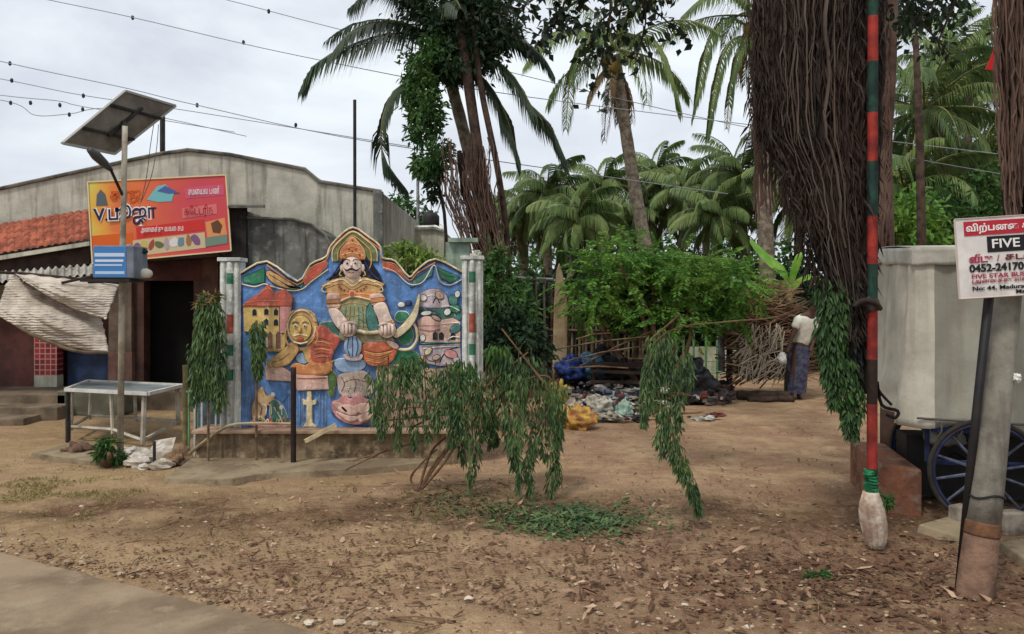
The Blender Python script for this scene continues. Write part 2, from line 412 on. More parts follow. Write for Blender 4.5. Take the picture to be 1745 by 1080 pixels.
def ell(u, v, ru, rv, n=16, rot=0.):
    return [(u+ru*math.cos(2*math.pi*i/n)*math.cos(rot)-rv*math.sin(2*math.pi*i/n)*math.sin(rot), v+ru*math.cos(2*math.pi*i/n)*math.sin(rot)+rv*math.sin(2*math.pi*i/n)*math.cos(rot)) for i in range(n)]
def strip(name, pts, r, mtl, d=.03, sm=6, parent=None):
    m = MB(); m.tube(crom([Mp(u, v, d) for u, v in pts], sm), r, 7); return m.build(name, mtl, parent or mural, smooth=True)
outline = [(110, 945), (110, 250), (225, 198), (362, 288), (420, 212), (490, 178), (508, 135), (555, 82), (612, 46), (680, 88), (732, 130), (742, 182), (800, 196), (862, 268), (900, 235), (980, 188), (1100, 246), (1100, 945)]
bp_ = MB(); bp_.slab([(Mp(u, v).x, Mp(u, v).z) for u, v in outline][::-1], DM, .10); fixn(bp_.build('back_panel', BLUE, mural))
top = outline[1:-1]
off = lambda k, dv: [(u, v+dv) for u, v in k]
strip('scroll_border', top, .011, CRM, .012, 3); strip('scroll_border', off(top[1:-1], 16), .008, ORNG, .012, 3); strip('border_line', off(top, 8), .006, BLK, .012, 3)
strip('scroll_border', [(112, 300), (170, 312), (215, 300), (250, 312), (330, 330), (385, 322), (430, 285), (500, 235)], .007, CRM, .012)
strip('scroll_border', [(745, 225), (800, 245), (862, 300), (925, 290), (975, 215), (1000, 285), (1045, 305), (1098, 280)], .007, WHT, .012)
relief('valance', [(118, 268), (215, 226), (215, 292), (165, 302), (118, 290)], GRN, 0, .012, sm=0)
relief('valance', [(240, 240), (355, 312), (330, 322), (262, 302), (222, 262)], OCH, 0, .012, sm=3, lines=[([(235, 255), (290, 290), (330, 312)], .004, BLK)])
relief('valance', [(300, 300), (362, 316), (390, 296), (380, 318), (335, 328)], GRN, 0, .012, sm=0)
relief('valance', [(425, 232), (480, 200), (495, 215), (450, 262), (400, 300), (395, 270)], RED, 0, .016, rim=ORNG)
relief('valance', [(748, 205), (800, 222), (835, 270), (800, 245), (752, 232)], RED, 0, .016, rim=ORNG)
relief('valance', [(985, 224), (1090, 268), (1050, 296), (1008, 275)], GRN, 0, .012, sm=0, lines=[([(990, 235), (1030, 262), (1085, 270)], .003, BLK)])
relief('valance', [(880, 285), (972, 222), (965, 265), (925, 285), (870, 318)], TEAL, 0, .012, sm=0)
# halo, hair, crown, face
relief('halo', [(520, 200), (520, 140), (565, 90), (612, 60), (668, 92), (720, 140), (722, 200)], paint('olive', (110, 120, 62)), 0, .012, sm=0)
strip('halo_band', [(520, 200), (522, 145), (565, 96), (612, 66), (665, 98), (715, 145), (720, 200)], .008, CRM, .016)
strip('halo_band', [(545, 195), (548, 150), (580, 110), (612, 86), (652, 112), (688, 150), (694, 205), (680, 240)], .008, OCH, .02)
relief('hair', [(572, 180), (548, 238), (505, 285), (560, 290), (620, 262), (680, 290), (740, 286), (712, 232), (668, 180), (620, 170)], BLK, 0, .022)
cr_ = relief('crown', [(562, 186), (560, 150), (585, 118), (612, 92), (640, 118), (662, 150), (664, 190), (612, 178)], ORNG, .01, .055, .012, rim=CRM, lines=[([(564, 172), (612, 160), (662, 174)], .005, CRM), ([(572, 148), (612, 136), (652, 148)], .004, RED), ([(585, 125), (612, 116), (640, 125)], .004, CRM)])
m = MB(); [m.blob(Mp(u, v, .066), (.012, .008, .012), i, 0, flat=False, nu=8, nv=6) for i, (u, v) in enumerate([(612, 102), (596, 142), (628, 142), (580, 168), (644, 168), (612, 152), (568, 186), (656, 188)])]; m.build('crown_stud', RED, cr_, smooth=True)
m = MB(); m.blob(Mp(610, 226, .03), (.105, .05, .125), 3, .03, flat=False); hd = m.build('face', SKIN, mural, smooth=True)
m = MB(); [m.blob(Mp(u, 206, .078), (.021, .012, .012), 1, 0, flat=False, nu=10, nv=6) for u in (592, 628)]; m.build('eye', WHT, hd)
m = MB(); [m.blob(Mp(u, 207, .088), (.010, .008, .010), 1, 0, flat=False, nu=8, nv=6) for u in (592, 628)]; m.tube([Mp(575, 196, .07), Mp(592, 190, .08), Mp(604, 196, .082)], .005, 5); m.tube([Mp(616, 196, .082), Mp(628, 190, .08), Mp(645, 196, .07)], .005, 5); m.build('eyebrow', BLK, hd)
m = MB(); m.tube([Mp(610, 206, .078), Mp(610, 222, .095)], [.006, .014], 6); m.build('nose', SKIN, hd, smooth=True)
m = MB(); m.tube(crom([Mp(572, 226, .06), Mp(588, 240, .078), Mp(610, 232, .086), Mp(632, 240, .078), Mp(648, 226, .06)], 4), [.003]*3+[.008]*4+[.010]*3+[.008]*4+[.003]*3, 6); m.build('moustache', BLK, hd)
m = MB(); m.tube([Mp(598, 248, .072), Mp(610, 251, .074), Mp(622, 248, .072)], .005, 5); m.build('mouth', RED, hd)
m = MB(); [m.blob(Mp(u, 228, .028), (.022, .015, .04), 2, 0, flat=False, nu=10, nv=8) for u in (563, 657)]; m.build('ear', SKIN, hd, smooth=True)
relief('neck', [(585, 262), (640, 262), (650, 285), (612, 302), (572, 285)], SKIN, 0, .035)
relief('collar', [(470, 308), (520, 282), (570, 268), (612, 296), (662, 268), (718, 284), (756, 300), (735, 325), (748, 345), (700, 340), (612, 335), (520, 345), (488, 340), (498, 322)], OCH, .0, .045, .01, sm=0, rim=BLK, lines=[([(520, 292), (570, 280), (612, 310), (660, 280), (715, 292)], .008, CRM), ([(500, 318), (560, 300), (612, 328), (670, 300), (730, 315)], .004, BRN)])
# body
relief('cloth_drape', [(470, 475), (535, 470), (575, 520), (560, 552), (505, 535), (465, 500)], TEAL, 0, .03, rim=CRM)
m = MB(); [m.blob(Mp(612+62*math.sin(a), 300+34*math.cos(a), .055), (.011, .008, .011), 1, 0, flat=False, nu=8, nv=6) for a in np.linspace(-1.3, 1.3, 9)]; m.build('necklace', RED, mural, smooth=True)
relief('pendant', ell(612, 345, 12, 14), RED, .05, .07, rim=CRM)
relief('breastplate', [(505, 340), (612, 330), (738, 342), (725, 372), (690, 376), (612, 360), (550, 388), (510, 372)], ORNG, .0, .055, .012, sm=0, rim=BRN, lines=[([(550, 382), (612, 356), (692, 370)], .008, CRM), ([(520, 352), (612, 342), (730, 352)], .005, YEL)])
relief('belly', [(550, 388), (612, 364), (694, 376), (718, 430), (735, 505), (640, 520), (560, 505), (575, 462), (552, 425)], paint('olive_cloth', (132, 140, 96)), .0, .045, .012, lines=[([(560, 395), (612, 384), (690, 396)], .005, ORNG), ([(575, 440), (600, 446), (640, 440)], .004, BRN), ([(575, 480), (620, 486), (680, 492)], .004, BRN), ([(598, 380), (600, 430), (590, 480)], .004, YEL), ([(620, 375), (625, 420), (620, 470)], .004, YEL), ([(645, 380), (680, 400), (700, 400)], .005, TEAL), ([(640, 420), (675, 440), (712, 430)], .006, TEAL), ([(640, 455), (680, 475), (722, 465)], .006, GRN)])
relief('tunic_panel', [(690, 385), (715, 430), (730, 500), (690, 510), (672, 440)], TEAL, .04, .052, .006)
relief('sleeve', [(500, 345), (552, 348), (556, 405), (505, 412)], PINK, .02, .06, .012, lines=[([(504, 402), (555, 398)], .007, OCH)], rim=BRN)
relief('forearm', [(508, 414), (548, 412), (590, 460), (618, 490), (600, 520), (560, 505), (530, 470)], SKIN, .03, .075, .014, rim=BRN)
relief('sleeve', [(694, 346), (742, 344), (756, 378), (706, 396), (692, 370)], PINK, .02, .06, .012, rim=BRN)
relief('forearm', [(708, 398), (756, 382), (782, 440), (802, 488), (745, 500), (728, 455)], SKIN, .03, .075, .014, rim=BRN, lines=[([(742, 488), (800, 470)], .007, ORNG)])
# skirts and legs
relief('trouser', [(440, 510), (480, 485), (520, 520), (555, 545), (528, 600), (505, 645), (435, 645), (425, 580)], RED, .0, .05, .012, rim=OCH, lines=[([(445, 560), (490, 556), (530, 570)], .004, ORNG), ([(440, 590), (480, 588), (520, 596)], .004, ORNG), ([(438, 618), (475, 618), (510, 622)], .004, ORNG)])
relief('trouser', [(655, 575), (720, 560), (805, 575), (790, 640), (740, 665), (690, 660), (660, 630)], paint('vermilion', (202, 92, 52)), .0, .05, .012, rim=OCH, lines=[([(665, 600), (720, 612), (790, 600)], .005, YEL), ([(672, 630), (725, 640), (780, 625)], .005, YEL)])
relief('waistband', [(560, 508), (640, 524), (740, 508), (790, 545), (785, 575), (700, 572), (640, 560), (570, 550)], GG, .0, .045, .01, rim=CRM, lines=[([(650, 545), (720, 552), (785, 556)], .005, PINK)])
pt = relief('striped_pot', ell(616, 578, 38, 46), PBLUE, .03, .085, .014, rim=OCH, lines=[([(600, 538), (594, 580), (602, 618)], .006, DBLUE), ([(616, 534), (616, 580), (616, 622)], .006, DBLUE), ([(632, 538), (640, 580), (630, 618)], .006, DBLUE)])
relief('pot_foot', [(575, 612), (655, 612), (645, 640), (590, 638)], MAUVE, .03, .07, .01, rim=BLK)
relief('water_bowl', [(535, 640), (590, 632), (655, 640), (665, 668), (620, 695), (560, 690), (535, 665)], PBLUE, .0, .03, .008, rim=WHT)
# blade and ring
relief('curved_blade', [(795, 520), (845, 472), (885, 415), (912, 342), (905, 430), (872, 492), (815, 538)], CRM, .04, .075, .008, rim=BRN)
strip('blade_handle', [(630, 508), (690, 518), (750, 512), (810, 520)], .022, CRM, .075)
strip('snake_ring', [(772, 552), (812, 588), (868, 590), (900, 545), (893, 492), (868, 470)], .017, CRM, .035)
relief('ring_centre', ell(848, 530, 34, 42), GRN, 0, .02, rim=OCH)
relief('swirl', [(800, 455), (812, 425), (850, 425), (862, 448), (830, 470)], GRN, 0, .02, rim=WHT)
relief('swirl', ell(828, 392, 16, 12), WHT, 0, .02); relief('swirl', ell(860, 385, 14, 11), DBLUE, 0, .02)
relief('serpent_head', [(765, 552), (800, 560), (820, 578), (805, 590), (775, 572)], PINK, .03, .06)
for c_, u0, sgn in ((598, 500, 1), (770, 505, -1)):
    hh = relief('hand', ell(c_, u0, 38, 34), SKIN, .06, .10, .014, rim=BRN)
    m = MB()
    for k in range(4):
        uu = c_-24+k*16
        m.tube(crom([Mp(uu, u0-22, .105), Mp(uu+3, u0-2, .125), Mp(uu+2, u0+20+(k % 2)*4, .108)], 3), [.016]*3+[.018]*3+[.013], 6)
    m.tube([Mp(c_+sgn*34, u0-18, .10), Mp(c_+sgn*22, u0-28, .118), Mp(c_, u0-30, .112)], [.017, .017, .012], 6)
    m.build('finger', SKIN, hh, smooth=True)
# lion
relief('lion_mane', ell(385, 490, 70, 80, 20), OCH, .0, .04, .012, rim=BRN)
strip('mane_curl', [(u, v) for u, v in ell(385, 490, 62, 72, 20)], .011, CRM, .045)
fc = relief('lion_face', ell(383, 498, 48, 58), YEL, .03, .075, .016)
m = MB(); [m.blob(Mp(u, 486, .085), (.02, .012, .02), 1, 0, flat=False, nu=10, nv=6) for u in (362, 404)]; m.build('eye', WHT, fc)
m = MB(); [m.blob(Mp(u, 487, .094), (.010, .01, .012), 1, 0, flat=False, nu=8, nv=6) for u in (362, 404)]; m.tube([Mp(346, 474, .082), Mp(362, 466, .088), Mp(376, 474, .085)], .005, 5); m.tube([Mp(392, 474, .085), Mp(404, 466, .088), Mp(420, 474, .082)], .005, 5); m.build('eyebrow', BRN, fc)
m = MB(); m.tube([Mp(383, 490, .085), Mp(383, 516, .105)], [.008, .022], 6); m.build('nose', OCH, fc, smooth=True)
m = MB(); m.blob(Mp(383, 545, .06), (.05, .03, .028), 2, .05, flat=False); m.build('mouth', RED, fc)
m = MB(); m.tube([Mp(350, 532, .07), Mp(383, 524, .095), Mp(416, 532, .07)], .009, 5); m.tube([Mp(352, 558, .065), Mp(383, 566, .08), Mp(414, 558, .065)], .009, 5); m.build('lip', CRM, fc)
relief('lion_body', [(440, 560), (500, 610), (520, 660), (500, 700), (430, 706), (360, 700), (335, 672), (360, 655), (400, 664), (425, 640), (420, 600)], ORNG, .0, .045, .012, rim=YEL)
relief('lion_paw', [(232, 650), (290, 604), (345, 560), (372, 590), (350, 630), (318, 662), (250, 672)], OCH, .0, .05, .012, rim=BRN, lines=[([(250, 650), (290, 640), (330, 610)], .004, BRN)])
relief('hollow', ell(388, 632, 34, 26), PBLUE, 0, .012, rim=BLK)
relief('ledge', [(220, 668), (300, 672), (345, 700), (500, 712), (505, 770), (365, 776), (345, 735), (225, 728)], PINK, .0, .04, .01, sm=0, rim=BRN, lines=[([(365, 720), (430, 722), (495, 718)], .007, RED), ([(240, 690), (290, 700), (335, 715)], .004, MAUVE)])
# palace
relief('palace_wall', [(120, 392), (335, 392), (325, 500), (302, 602), (226, 602), (222, 522), (125, 512)], YEL, .0, .022, .006, sm=0, rim=BRN)
relief('palace_roof', [(118, 398), (150, 368), (190, 345), (235, 300), (262, 340), (310, 322), (345, 360), (338, 400)], RED, .0, .035, .01, sm=0, rim=BRN, lines=[([(130, 385), (200, 375), (330, 378)], .004, ORNG), ([(190, 350), (235, 318), (262, 345)], .005, ORNG)])
relief('palace_tower', [(285, 400), (340, 400), (330, 520), (285, 520)], LOT, .02, .032, .005, sm=0)
for (u, v) in ((172, 425), (225, 422), (268, 424), (312, 424), (225, 468), (268, 470), (312, 470)):
    relief('palace_window', [(u-10, v+16), (u-10, v-6), (u, v-15), (u+10, v-6), (u+10, v+16)], BLK, .02, .028, .002, sm=0, rim=CRM, rr=.0025)
for u in (242, 278):
    relief('palace_door', [(u-13, 592), (u-13, 525), (u, 508), (u+13, 525), (u+13, 592)], BRN, .02, .03, .002, sm=0, rim=CRM, rr=.005)
# landscape on the right
relief('dome', [(905, 400), (910, 350), (945, 326), (990, 322), (1025, 345), (1040, 385), (1030, 405)], MAUVE, .0, .025, .008, rim=BLK, lines=[([(920, 370), (960, 350), (1000, 360)], .005, WHT), ([(970, 385), (985, 360), (1000, 385)], .006, BLK)])
relief('tree_mass', [(905, 402), (960, 395), (1010, 402), (1050, 385), (1092, 400), (1092, 460), (1000, 462), (930, 455)], TEAL, .0, .02, .006, rim=DBLUE, lines=[([(930, 410), (950, 425), (985, 432)], .006, WHT), ([(1020, 420), (1040, 445)], .005, GRN), ([(1060, 415), (1070, 445)], .005, WHT)])
relief('temple', [(900, 462), (940, 440), (1000, 462), (1060, 452), (1092, 470), (1092, 560), (915, 560)], PINK, .0, .03, .006, sm=0, rim=BRN, lines=[([(905, 485), (1000, 485)], .005, LOT), ([(1010, 478), (1085, 472)], .006, WHT)])
for u, h_ in ((980, 26), (1008, 24), (1060, 22)):
    relief('temple_arch', [(u-9, 548), (u-9, 548-h_), (u, 540-h_), (u+9, 548-h_), (u+9, 548)], BLK, .028, .034, .002, sm=0)
relief('river', [(905, 575), (1092, 568), (1095, 660), (1000, 668), (925, 650)], MAUVE, .0, .02, .006, sm=0, lines=[([(925, 590), (1000, 582), (1090, 578)], .008, WHT), ([(1000, 650), (1030, 600), (1085, 582)], .006, BLK), ([(930, 610), (950, 640), (990, 650)], .005, BRN), ([(1015, 655), (1090, 658)], .006, CRM)])
relief('tan_ground', [(725, 770), (900, 775), (1092, 762), (1094, 930), (900, 938), (735, 930)], paint('clay', (150, 120, 92)), 0, .016, lines=[([(760, 800), (900, 830), (1060, 810)], .006, GRN), ([(760, 870), (900, 850), (1060, 880)], .006, BRN)])
relief('boulder', ell(1040, 720, 45, 40), paint('stone_tan', (150, 130, 100)), 0, .03, rim=BRN)
relief('shrub_relief', [(800, 600), (850, 595), (900, 610), (905, 650), (850, 665), (800, 650)], GRN, 0, .02, rim=OCH)
relief('pebble_field', [(720, 670), (800, 660), (900, 668), (990, 680), (1090, 672), (1094, 760), (900, 775), (740, 760)], paint('sand', (168, 146, 110)), 0, .018, rim=BRN, lines=[([(930, 700), (960, 690), (985, 705)], .006, BRN), ([(760, 700), (800, 690), (840, 705)], .006, GRN)])
# lower register
for u in (135, 150, 322, 372, 388, 460, 475, 490):
    strip('painted_stripe', [(u, 790), (u, 930)], .004, PBLUE, .004)
relief('fountain', [(408, 780), (424, 780), (428, 822), (450, 815), (445, 838), (428, 842), (430, 920), (448, 938), (388, 938), (404, 920), (406, 842), (390, 838), (386, 815), (406, 822)], CRM, .0, .03, .005, sm=0, rim=OCH)
relief('green_figure', [(500, 700), (520, 690), (538, 715), (530, 760), (522, 800), (502, 790)], paint('leaf_green', (70, 110, 50)), 0, .03, rim=YEL)
relief('kneeling_figure', [(180, 800), (205, 760), (225, 800), (250, 790), (262, 812), (230, 840), (215, 900), (170, 905), (160, 860)], paint('tan', (196, 160, 110)), 0, .035, rim=BRN, lines=[([(205, 765), (210, 800)], .008, YEL), ([(185, 850), (215, 870)], .005, PINK)])
m = MB(); [m.blob(Mp(u, v, .02), (.028, .02, .03), 1, .05, flat=False, nu=10, nv=8) for u, v in ((253, 798), (292, 852))]; m.build('figure_head', WHT, mural, smooth=True)
relief('seated_figure', [(250, 820), (285, 830), (310, 870), (318, 920), (262, 925), (240, 880)], TEAL, 0, .03, rim=WHT, lines=[([(260, 850), (290, 900)], .006, CRM), ([(300, 830), (330, 790)], .004, DBLUE)])
relief('flower_heap', [(155, 935), (165, 905), (200, 915), (240, 905), (300, 915), (325, 905), (330, 938)], LOT, 0, .03, rim=BRN)
relief('rock', [(548, 708), (600, 695), (665, 690), (702, 735), (698, 790), (640, 805), (560, 796), (545, 750)], paint('rock_pink', (180, 158, 144)), .0, .035, .01, rim=BRN, lines=[([(570, 740), (620, 725), (680, 740)], .005, BRN), ([(560, 770), (630, 760), (690, 775)], .005, MAUVE)])
lot = relief('lotus', [(520, 825), (548, 815), (575, 790), (600, 812), (632, 788), (668, 810), (712, 830), (715, 880), (660, 922), (600, 925), (545, 898), (520, 860)], LOT, .0, .04, .012, rim=DBLUE)
for pts in ([(525, 830), (560, 835), (595, 870), (560, 868)], [(560, 850), (600, 840), (640, 868), (600, 885)], [(620, 850), (665, 832), (700, 848), (660, 880)], [(540, 872), (590, 888), (640, 895), (600, 912)], [(640, 890), (700, 870), (700, 890), (650, 915)]):
    relief('petal', pts, PINK, .04, .058, .006, parent=lot, rim=WHT, rr=.003)
strip('lotus_line', [(515, 875), (560, 910), (620, 932), (700, 935)], .006, DBLUE, .02)
relief('floor_band', [(112, 942), (1098, 942), (1098, 962), (112, 962)], PINK, .0, .03, .004, sm=0)
strip('painted_stripe', [(112, 690), (112, 300)], .006, DBLUE, .01)

# extra painted contours and small relief details
def contour(name, pts, r, mtl, d=.05): strip(name, pts, r, mtl, d)
for pts in ([(322, 470), (330, 440), (350, 420)], [(450, 470), (442, 440), (420, 420)], [(330, 530), (345, 555), (365, 572)], [(445, 530), (430, 556), (410, 572)], [(318, 500), (312, 540), (328, 575)], [(452, 505), (458, 540), (445, 570)]):
    contour('mane_lock', pts, .011, OCH)
relief('lion_chest', [(335, 560), (385, 585), (435, 562), (440, 610), (420, 650), (402, 640), (388, 600), (360, 604), (345, 640), (322, 650), (318, 600)], OCH, .0, .035, .01, lines=[([(345, 585), (350, 610), (340, 640)], .004, BRN), ([(425, 585), (430, 610), (420, 640)], .004, BRN)])
for u in (232, 252, 272): contour('claw', [(u, 668), (u-6, 658), (u-2, 648)], .005, CRM, .055)
for k in range(6): contour('trouser_fold', [(436+k*2, 548+k*16), (475, 542+k*16), (515-k*2, 556+k*14)], .0035, YEL if k % 2 else BRN, .056)
for k in range(4): contour('trouser_fold', [(668+k*3, 592+k*16), (725, 604+k*16), (790-k*8, 588+k*16)], .0035, YEL if k % 2 else BRN, .056)
for k in range(7): contour('dhoti_fold', [(584+k*18, 400), (580+k*20, 440), (572+k*22, 495)], .0035, (GRN, BRN, TEAL)[k % 3], .05)
relief('armlet', [(500, 372), (556, 368), (557, 384), (501, 388)], ORNG, .05, .07, .004, sm=0); relief('armlet', [(694, 366), (752, 360), (756, 376), (698, 384)], ORNG, .05, .07, .004, sm=0)
relief('bangle', [(566, 478), (596, 462), (602, 472), (572, 490)], ORNG, .06, .085, .004, sm=0); relief('bangle', [(740, 478), (790, 464), (793, 476), (744, 490)], ORNG, .06, .085, .004, sm=0)
for s__ in (-1, 1):
    contour('hair_curl', [(612+s__*52, 195), (612+s__*66, 225), (612+s__*92, 262), (612+s__*118, 282)], .010, DBLUE, .03)
    contour('ear_ring', [(612+s__*52, 244), (612+s__*58, 258), (612+s__*48, 264)], .006, YEL, .05)
    contour('shoulder_scroll', [(612+s__*100, 300), (612+s__*126, 308), (612+s__*136, 330), (612+s__*118, 338)], .007, CRM, .05)
for i, (u, v, ru, rv, mt_) in enumerate(((925, 362, 18, 14, WHT), (1000, 350, 20, 16, PINK), (1060, 372, 24, 20, TEAL), (1068, 410, 18, 24, GRN), (1035, 425, 16, 14, WHT), (940, 430, 26, 10, WHT), (985, 452, 22, 9, PINK), (1070, 500, 18, 26, TEAL), (925, 540, 16, 12, WHT), (950, 600, 20, 12, CRM), (985, 628, 18, 11, PINK), (1050, 612, 30, 18, LOT), (1075, 640, 16, 14, MAUVE), (925, 640, 20, 12, OCH), (880, 640, 20, 14, GRN), (760, 640, 14, 10, YEL), (1080, 345, 12, 16, WHT))):
    relief('painted_patch', ell(u, v, ru, rv, 10, i*.6), mt_, .02, .036, .005)
for pts, r_, mt_ in (([(905, 420), (950, 412), (1000, 436)], .005, DBLUE), ([(1010, 400), (1050, 400), (1090, 420)], .004, WHT), ([(910, 500), (960, 508), (1000, 500)], .004, LOT), ([(915, 568), (1000, 562), (1092, 566)], .007, TEAL), ([(1035, 550), (1060, 535), (1090, 540)], .006, WHT), ([(800, 560), (790, 590), (800, 620)], .005, ORNG), ([(530, 640), (510, 660), (520, 690)], .006, YEL)):
    contour('painted_line', pts, r_, mt_, .038)
for i in range(11): contour('flower', [(165+i*15, 915+6*math.sin(i*2.)), (170+i*15, 900+5*math.cos(i*1.7)), (178+i*15, 918)], .006, (CRM, RED, GRN, YEL)[i % 4], .035)
for i in range(5): contour('figure_line', [(190+i*22, 830+8*math.sin(i)), (205+i*22, 850), (200+i*24, 885)], .005, (BRN, WHT, YEL)[i % 3], .04)
for i in range(5): contour('rock_line', [(560+i*26, 715+5*math.sin(i*2)), (575+i*26, 745), (562+i*28, 780)], .004, (BRN, CRM)[i % 2], .04)
# columns
colM = paint('column_white', (196, 198, 188), .55)
for u0, u1, v0, v1 in ((15, 108, 198, 945), (1100, 1192, 190, 945)):
    a = Mp(u0, v0); b_ = Mp(u1, v1); w_ = b_.x-a.x
    m = MB(); m.box(((a.x+b_.x)/2, DM+.06, (a.z+b_.z)/2), (w_, .16, a.z-b_.z)); cc = m.build('column', colM, mural)
    bevel(cc, .006)
    for k in range(3):
        m = MB(); x = a.x+w_*(k+.5)/3
        r_ = w_/6.4 if k == 1 else w_/8.5
        z0, z1 = b_.z+.01, a.z-.01; nseg = 60; prof = []
        pts = [(x, DM-.022, z0+(z1-z0)*i/nseg) for i in range(nseg+1)]
        m.tube(pts, r_, 10)
        if k == 1:      # painted bands on the middle flute
            for i in range(nseg):
                t = i/nseg
                bandc = 1 if (.86 < t < .92 or .42 < t < .49 or (.28 < t < .34)) else (2 if .56 < t < .68 else 0)
                if bandc:
                    for q in range(10): m.fm[i*10+q] = bandc
        m.build('flute', [colM, GRN, paint('band_red', (176, 66, 44))], cc, smooth=True)
    m = MB(); m.box(((a.x+b_.x)/2, DM+.05, a.z+.018), (w_+.03, .22, .04)); bevel(m.build('column_cap', colM, cc), .006)
m = MB(); m.box((Mp(1146, 820).x, DM-.02, Mp(0, 840).z), (.235, .1, .5)); bevel(m.build('column_base', mat('stone_relief', S(170, 138, 98), S(104, 78, 56), 16, .9, 1.0, 24), mural), .01)
# broken lump on the right column
m = MB(); m.blob(Mp(1165, 170, 0)+Vector((0, .05, 0)), (.05, .05, .05), 5, .4); m.build('broken_finial', conc, mural)
# plinth under the relief
m = MB(); a = P(338, 733, 7.95); b_ = P(790, 790, 7.95)
plz = P(0, 731, 7.95).z
m.box(((a.x+b_.x)/2, 8.06, (plz-.03)/2-.02), (b_.x-a.x, .34, plz-.03+.05))
pl = thing('plinth', 'low stained concrete plinth carrying the painted relief wall', 'plinth', ((a.x+b_.x)/2, 8.05, 0))
bevel(m.build('plinth_body', mat('plinth_concrete', S(142, 122, 96), S(92, 76, 58), 3.5, .95, .5, 26, streak=.8, sc=S(56, 44, 34), c3=S(166, 146, 116)), pl), .012)
m = MB(); m.box(((a.x+b_.x)/2, 8.04, plz-.014), (b_.x-a.x+.05, .42, .034)); bevel(m.build('coping', mat('coping', S(176, 148, 124), S(136, 112, 92), 3, .9, .3, 30), pl), .006)
# ------------------------------------------------------------------ shop building
shop = thing('shop_building', 'long grey gabled concrete shop with tiled canopy and a dark open doorway', 'building', P(200, gy(12), 12))
def quadpx(px0, py0, D, X=None): return P(px0, py0, D)
def wall(name, pts, D, dep, mtl, par=shop):
    m = MB(); q = [P(x, y, D) for x, y in pts]; m.slab([(p.x, p.z) for p in q], D, dep); o = m.build(name, mtl, par); fixn(o); return o
g_out = [(-420, 400), (0, 322), (270, 263), (320, 256), (392, 264), (520, 289), (545, 310), (650, 327), (650, gy(12.6)+3), (-420, gy(12.6)+3)]
wall('gable_wall', g_out, 12.6, 5, conc)
m = MB(); m.tube([P(x, y-1, 12.58) for x, y in g_out[:8]], .03, 6); m.build('roof_coping', concCap, shop)
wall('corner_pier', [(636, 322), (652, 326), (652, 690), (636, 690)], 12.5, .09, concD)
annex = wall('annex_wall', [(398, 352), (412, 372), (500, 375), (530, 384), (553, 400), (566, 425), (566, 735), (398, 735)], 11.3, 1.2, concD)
m = MB(); m.tube([P(x, y-2, 11.27) for x, y in [(412, 372), (500, 375), (530, 384), (553, 400), (566, 425)]], .02, 6); m.build('annex_coping', concCap, annex)
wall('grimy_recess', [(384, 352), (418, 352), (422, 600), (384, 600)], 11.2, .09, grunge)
m = MB(); m.hexa([P(388, 350, 11.0), P(452, 350, 11.0), P(452, 354, 11.0), P(388, 354, 11.0)]+[P(388, 348, 12), P(452, 348, 12), P(452, 352, 12), P(388, 352, 12)]); fixn(m.build('sun_shade', concCap, shop))
# tiled canopy : real barrel tiles
A0 = P(-420, 452, 12.45); A1 = P(152, 358, 12.45); B0 = P(-420, 500, 11.5); B1 = P(152, 409, 11.5)
m = MB()
def tf(u, v):
    p = (A0*(1-u)+A1*u)*(1-v)+(B0*(1-u)+B1*u)*v
    k = u*46; row = v*5
    return p+Vector((0, -.4, .9)).normalized()*(.03*abs(math.sin(math.pi*k))+.022*(row % 1)+.012*noise.noise(Vector((k, row, 0))))
m.grid(tf, 38*6, 40); m.build('tiled_canopy', tileM, shop, smooth=False)
wall('fascia_board', [(-420, 503), (152, 411), (152, 418), (-420, 511)], 11.48, .05, cream)
wall('canopy_soffit', [(-420, 505), (152, 419), (152, 449), (-420, 545)], 11.6, .8, woodD)
# corrugated awning under it
m = MB()
def cf(u, v):
    a = P(-200+365*u, 480-30*u, 11.2); c_ = P(-200+365*u, 494-26*u, 10.6)
    return a*(1-v)+c_*v+Vector((0, 0, .022*math.sin(u*60*math.pi)))
m.grid(cf, 480, 2); o = m.build('corrugated_awning', mat('awning_sheet', S(170, 166, 156), S(120, 114, 104), 3, .7, .2, 20), shop, smooth=True)
# facade: walls, pillars, door
fac = 12.0
wall('maroon_wall', [(-420, 540), (58, 540), (58, 668), (-420, 668)], fac, .12, maroon)
tm = mat('red_tiles', S(150, 48, 52), S(190, 120, 110), 1, .4)
n = tm.node_tree.nodes; L = tm.node_tree.links; bk_ = n.new('ShaderNodeTexBrick'); bk_.offset = 0; bk_.inputs['Scale'].default_value = 1
bk_.inputs['Brick Width'].default_value = .085; bk_.inputs['Row Height'].default_value = .085; bk_.inputs['Mortar Size'].default_value = .008
bk_.inputs['Color1'].default_value = S(150, 46, 50); bk_.inputs['Color2'].default_value = S(104, 34, 40); bk_.inputs['Mortar'].default_value = S(176, 130, 118)
t_ = n.new('ShaderNodeTexCoord'); mpp = n.new('ShaderNodeMapping'); mpp.inputs['Rotation'].default_value = (math.pi/2, 0, 0); L.new(t_.outputs['Object'], mpp.inputs[0]); L.new(mpp.outputs[0], bk_.inputs['Vector'])
L.new(bk_.outputs['Color'], n['Principled BSDF'].inputs['Base Color'])
wall('tiled_panel', [(58, 540), (97, 540), (97, 640), (58, 640)], fac-.05, .17, tm)
wall('panel_base', [(58, 640), (97, 640), (97, 668), (58, 668)], fac-.05, .17, cream)
wall('shadowed_back_wall', [(97, 445), (185, 445), (185, 668), (97, 668)], fac+.35, .1, maroon)
wall('blue_shutter', [(115, 597), (184, 597), (184, 662), (115, 662)], fac+.2, .05, mat('blue_shutter', S(46, 62, 96), S(34, 44, 66), 4, .6, streak=.4))
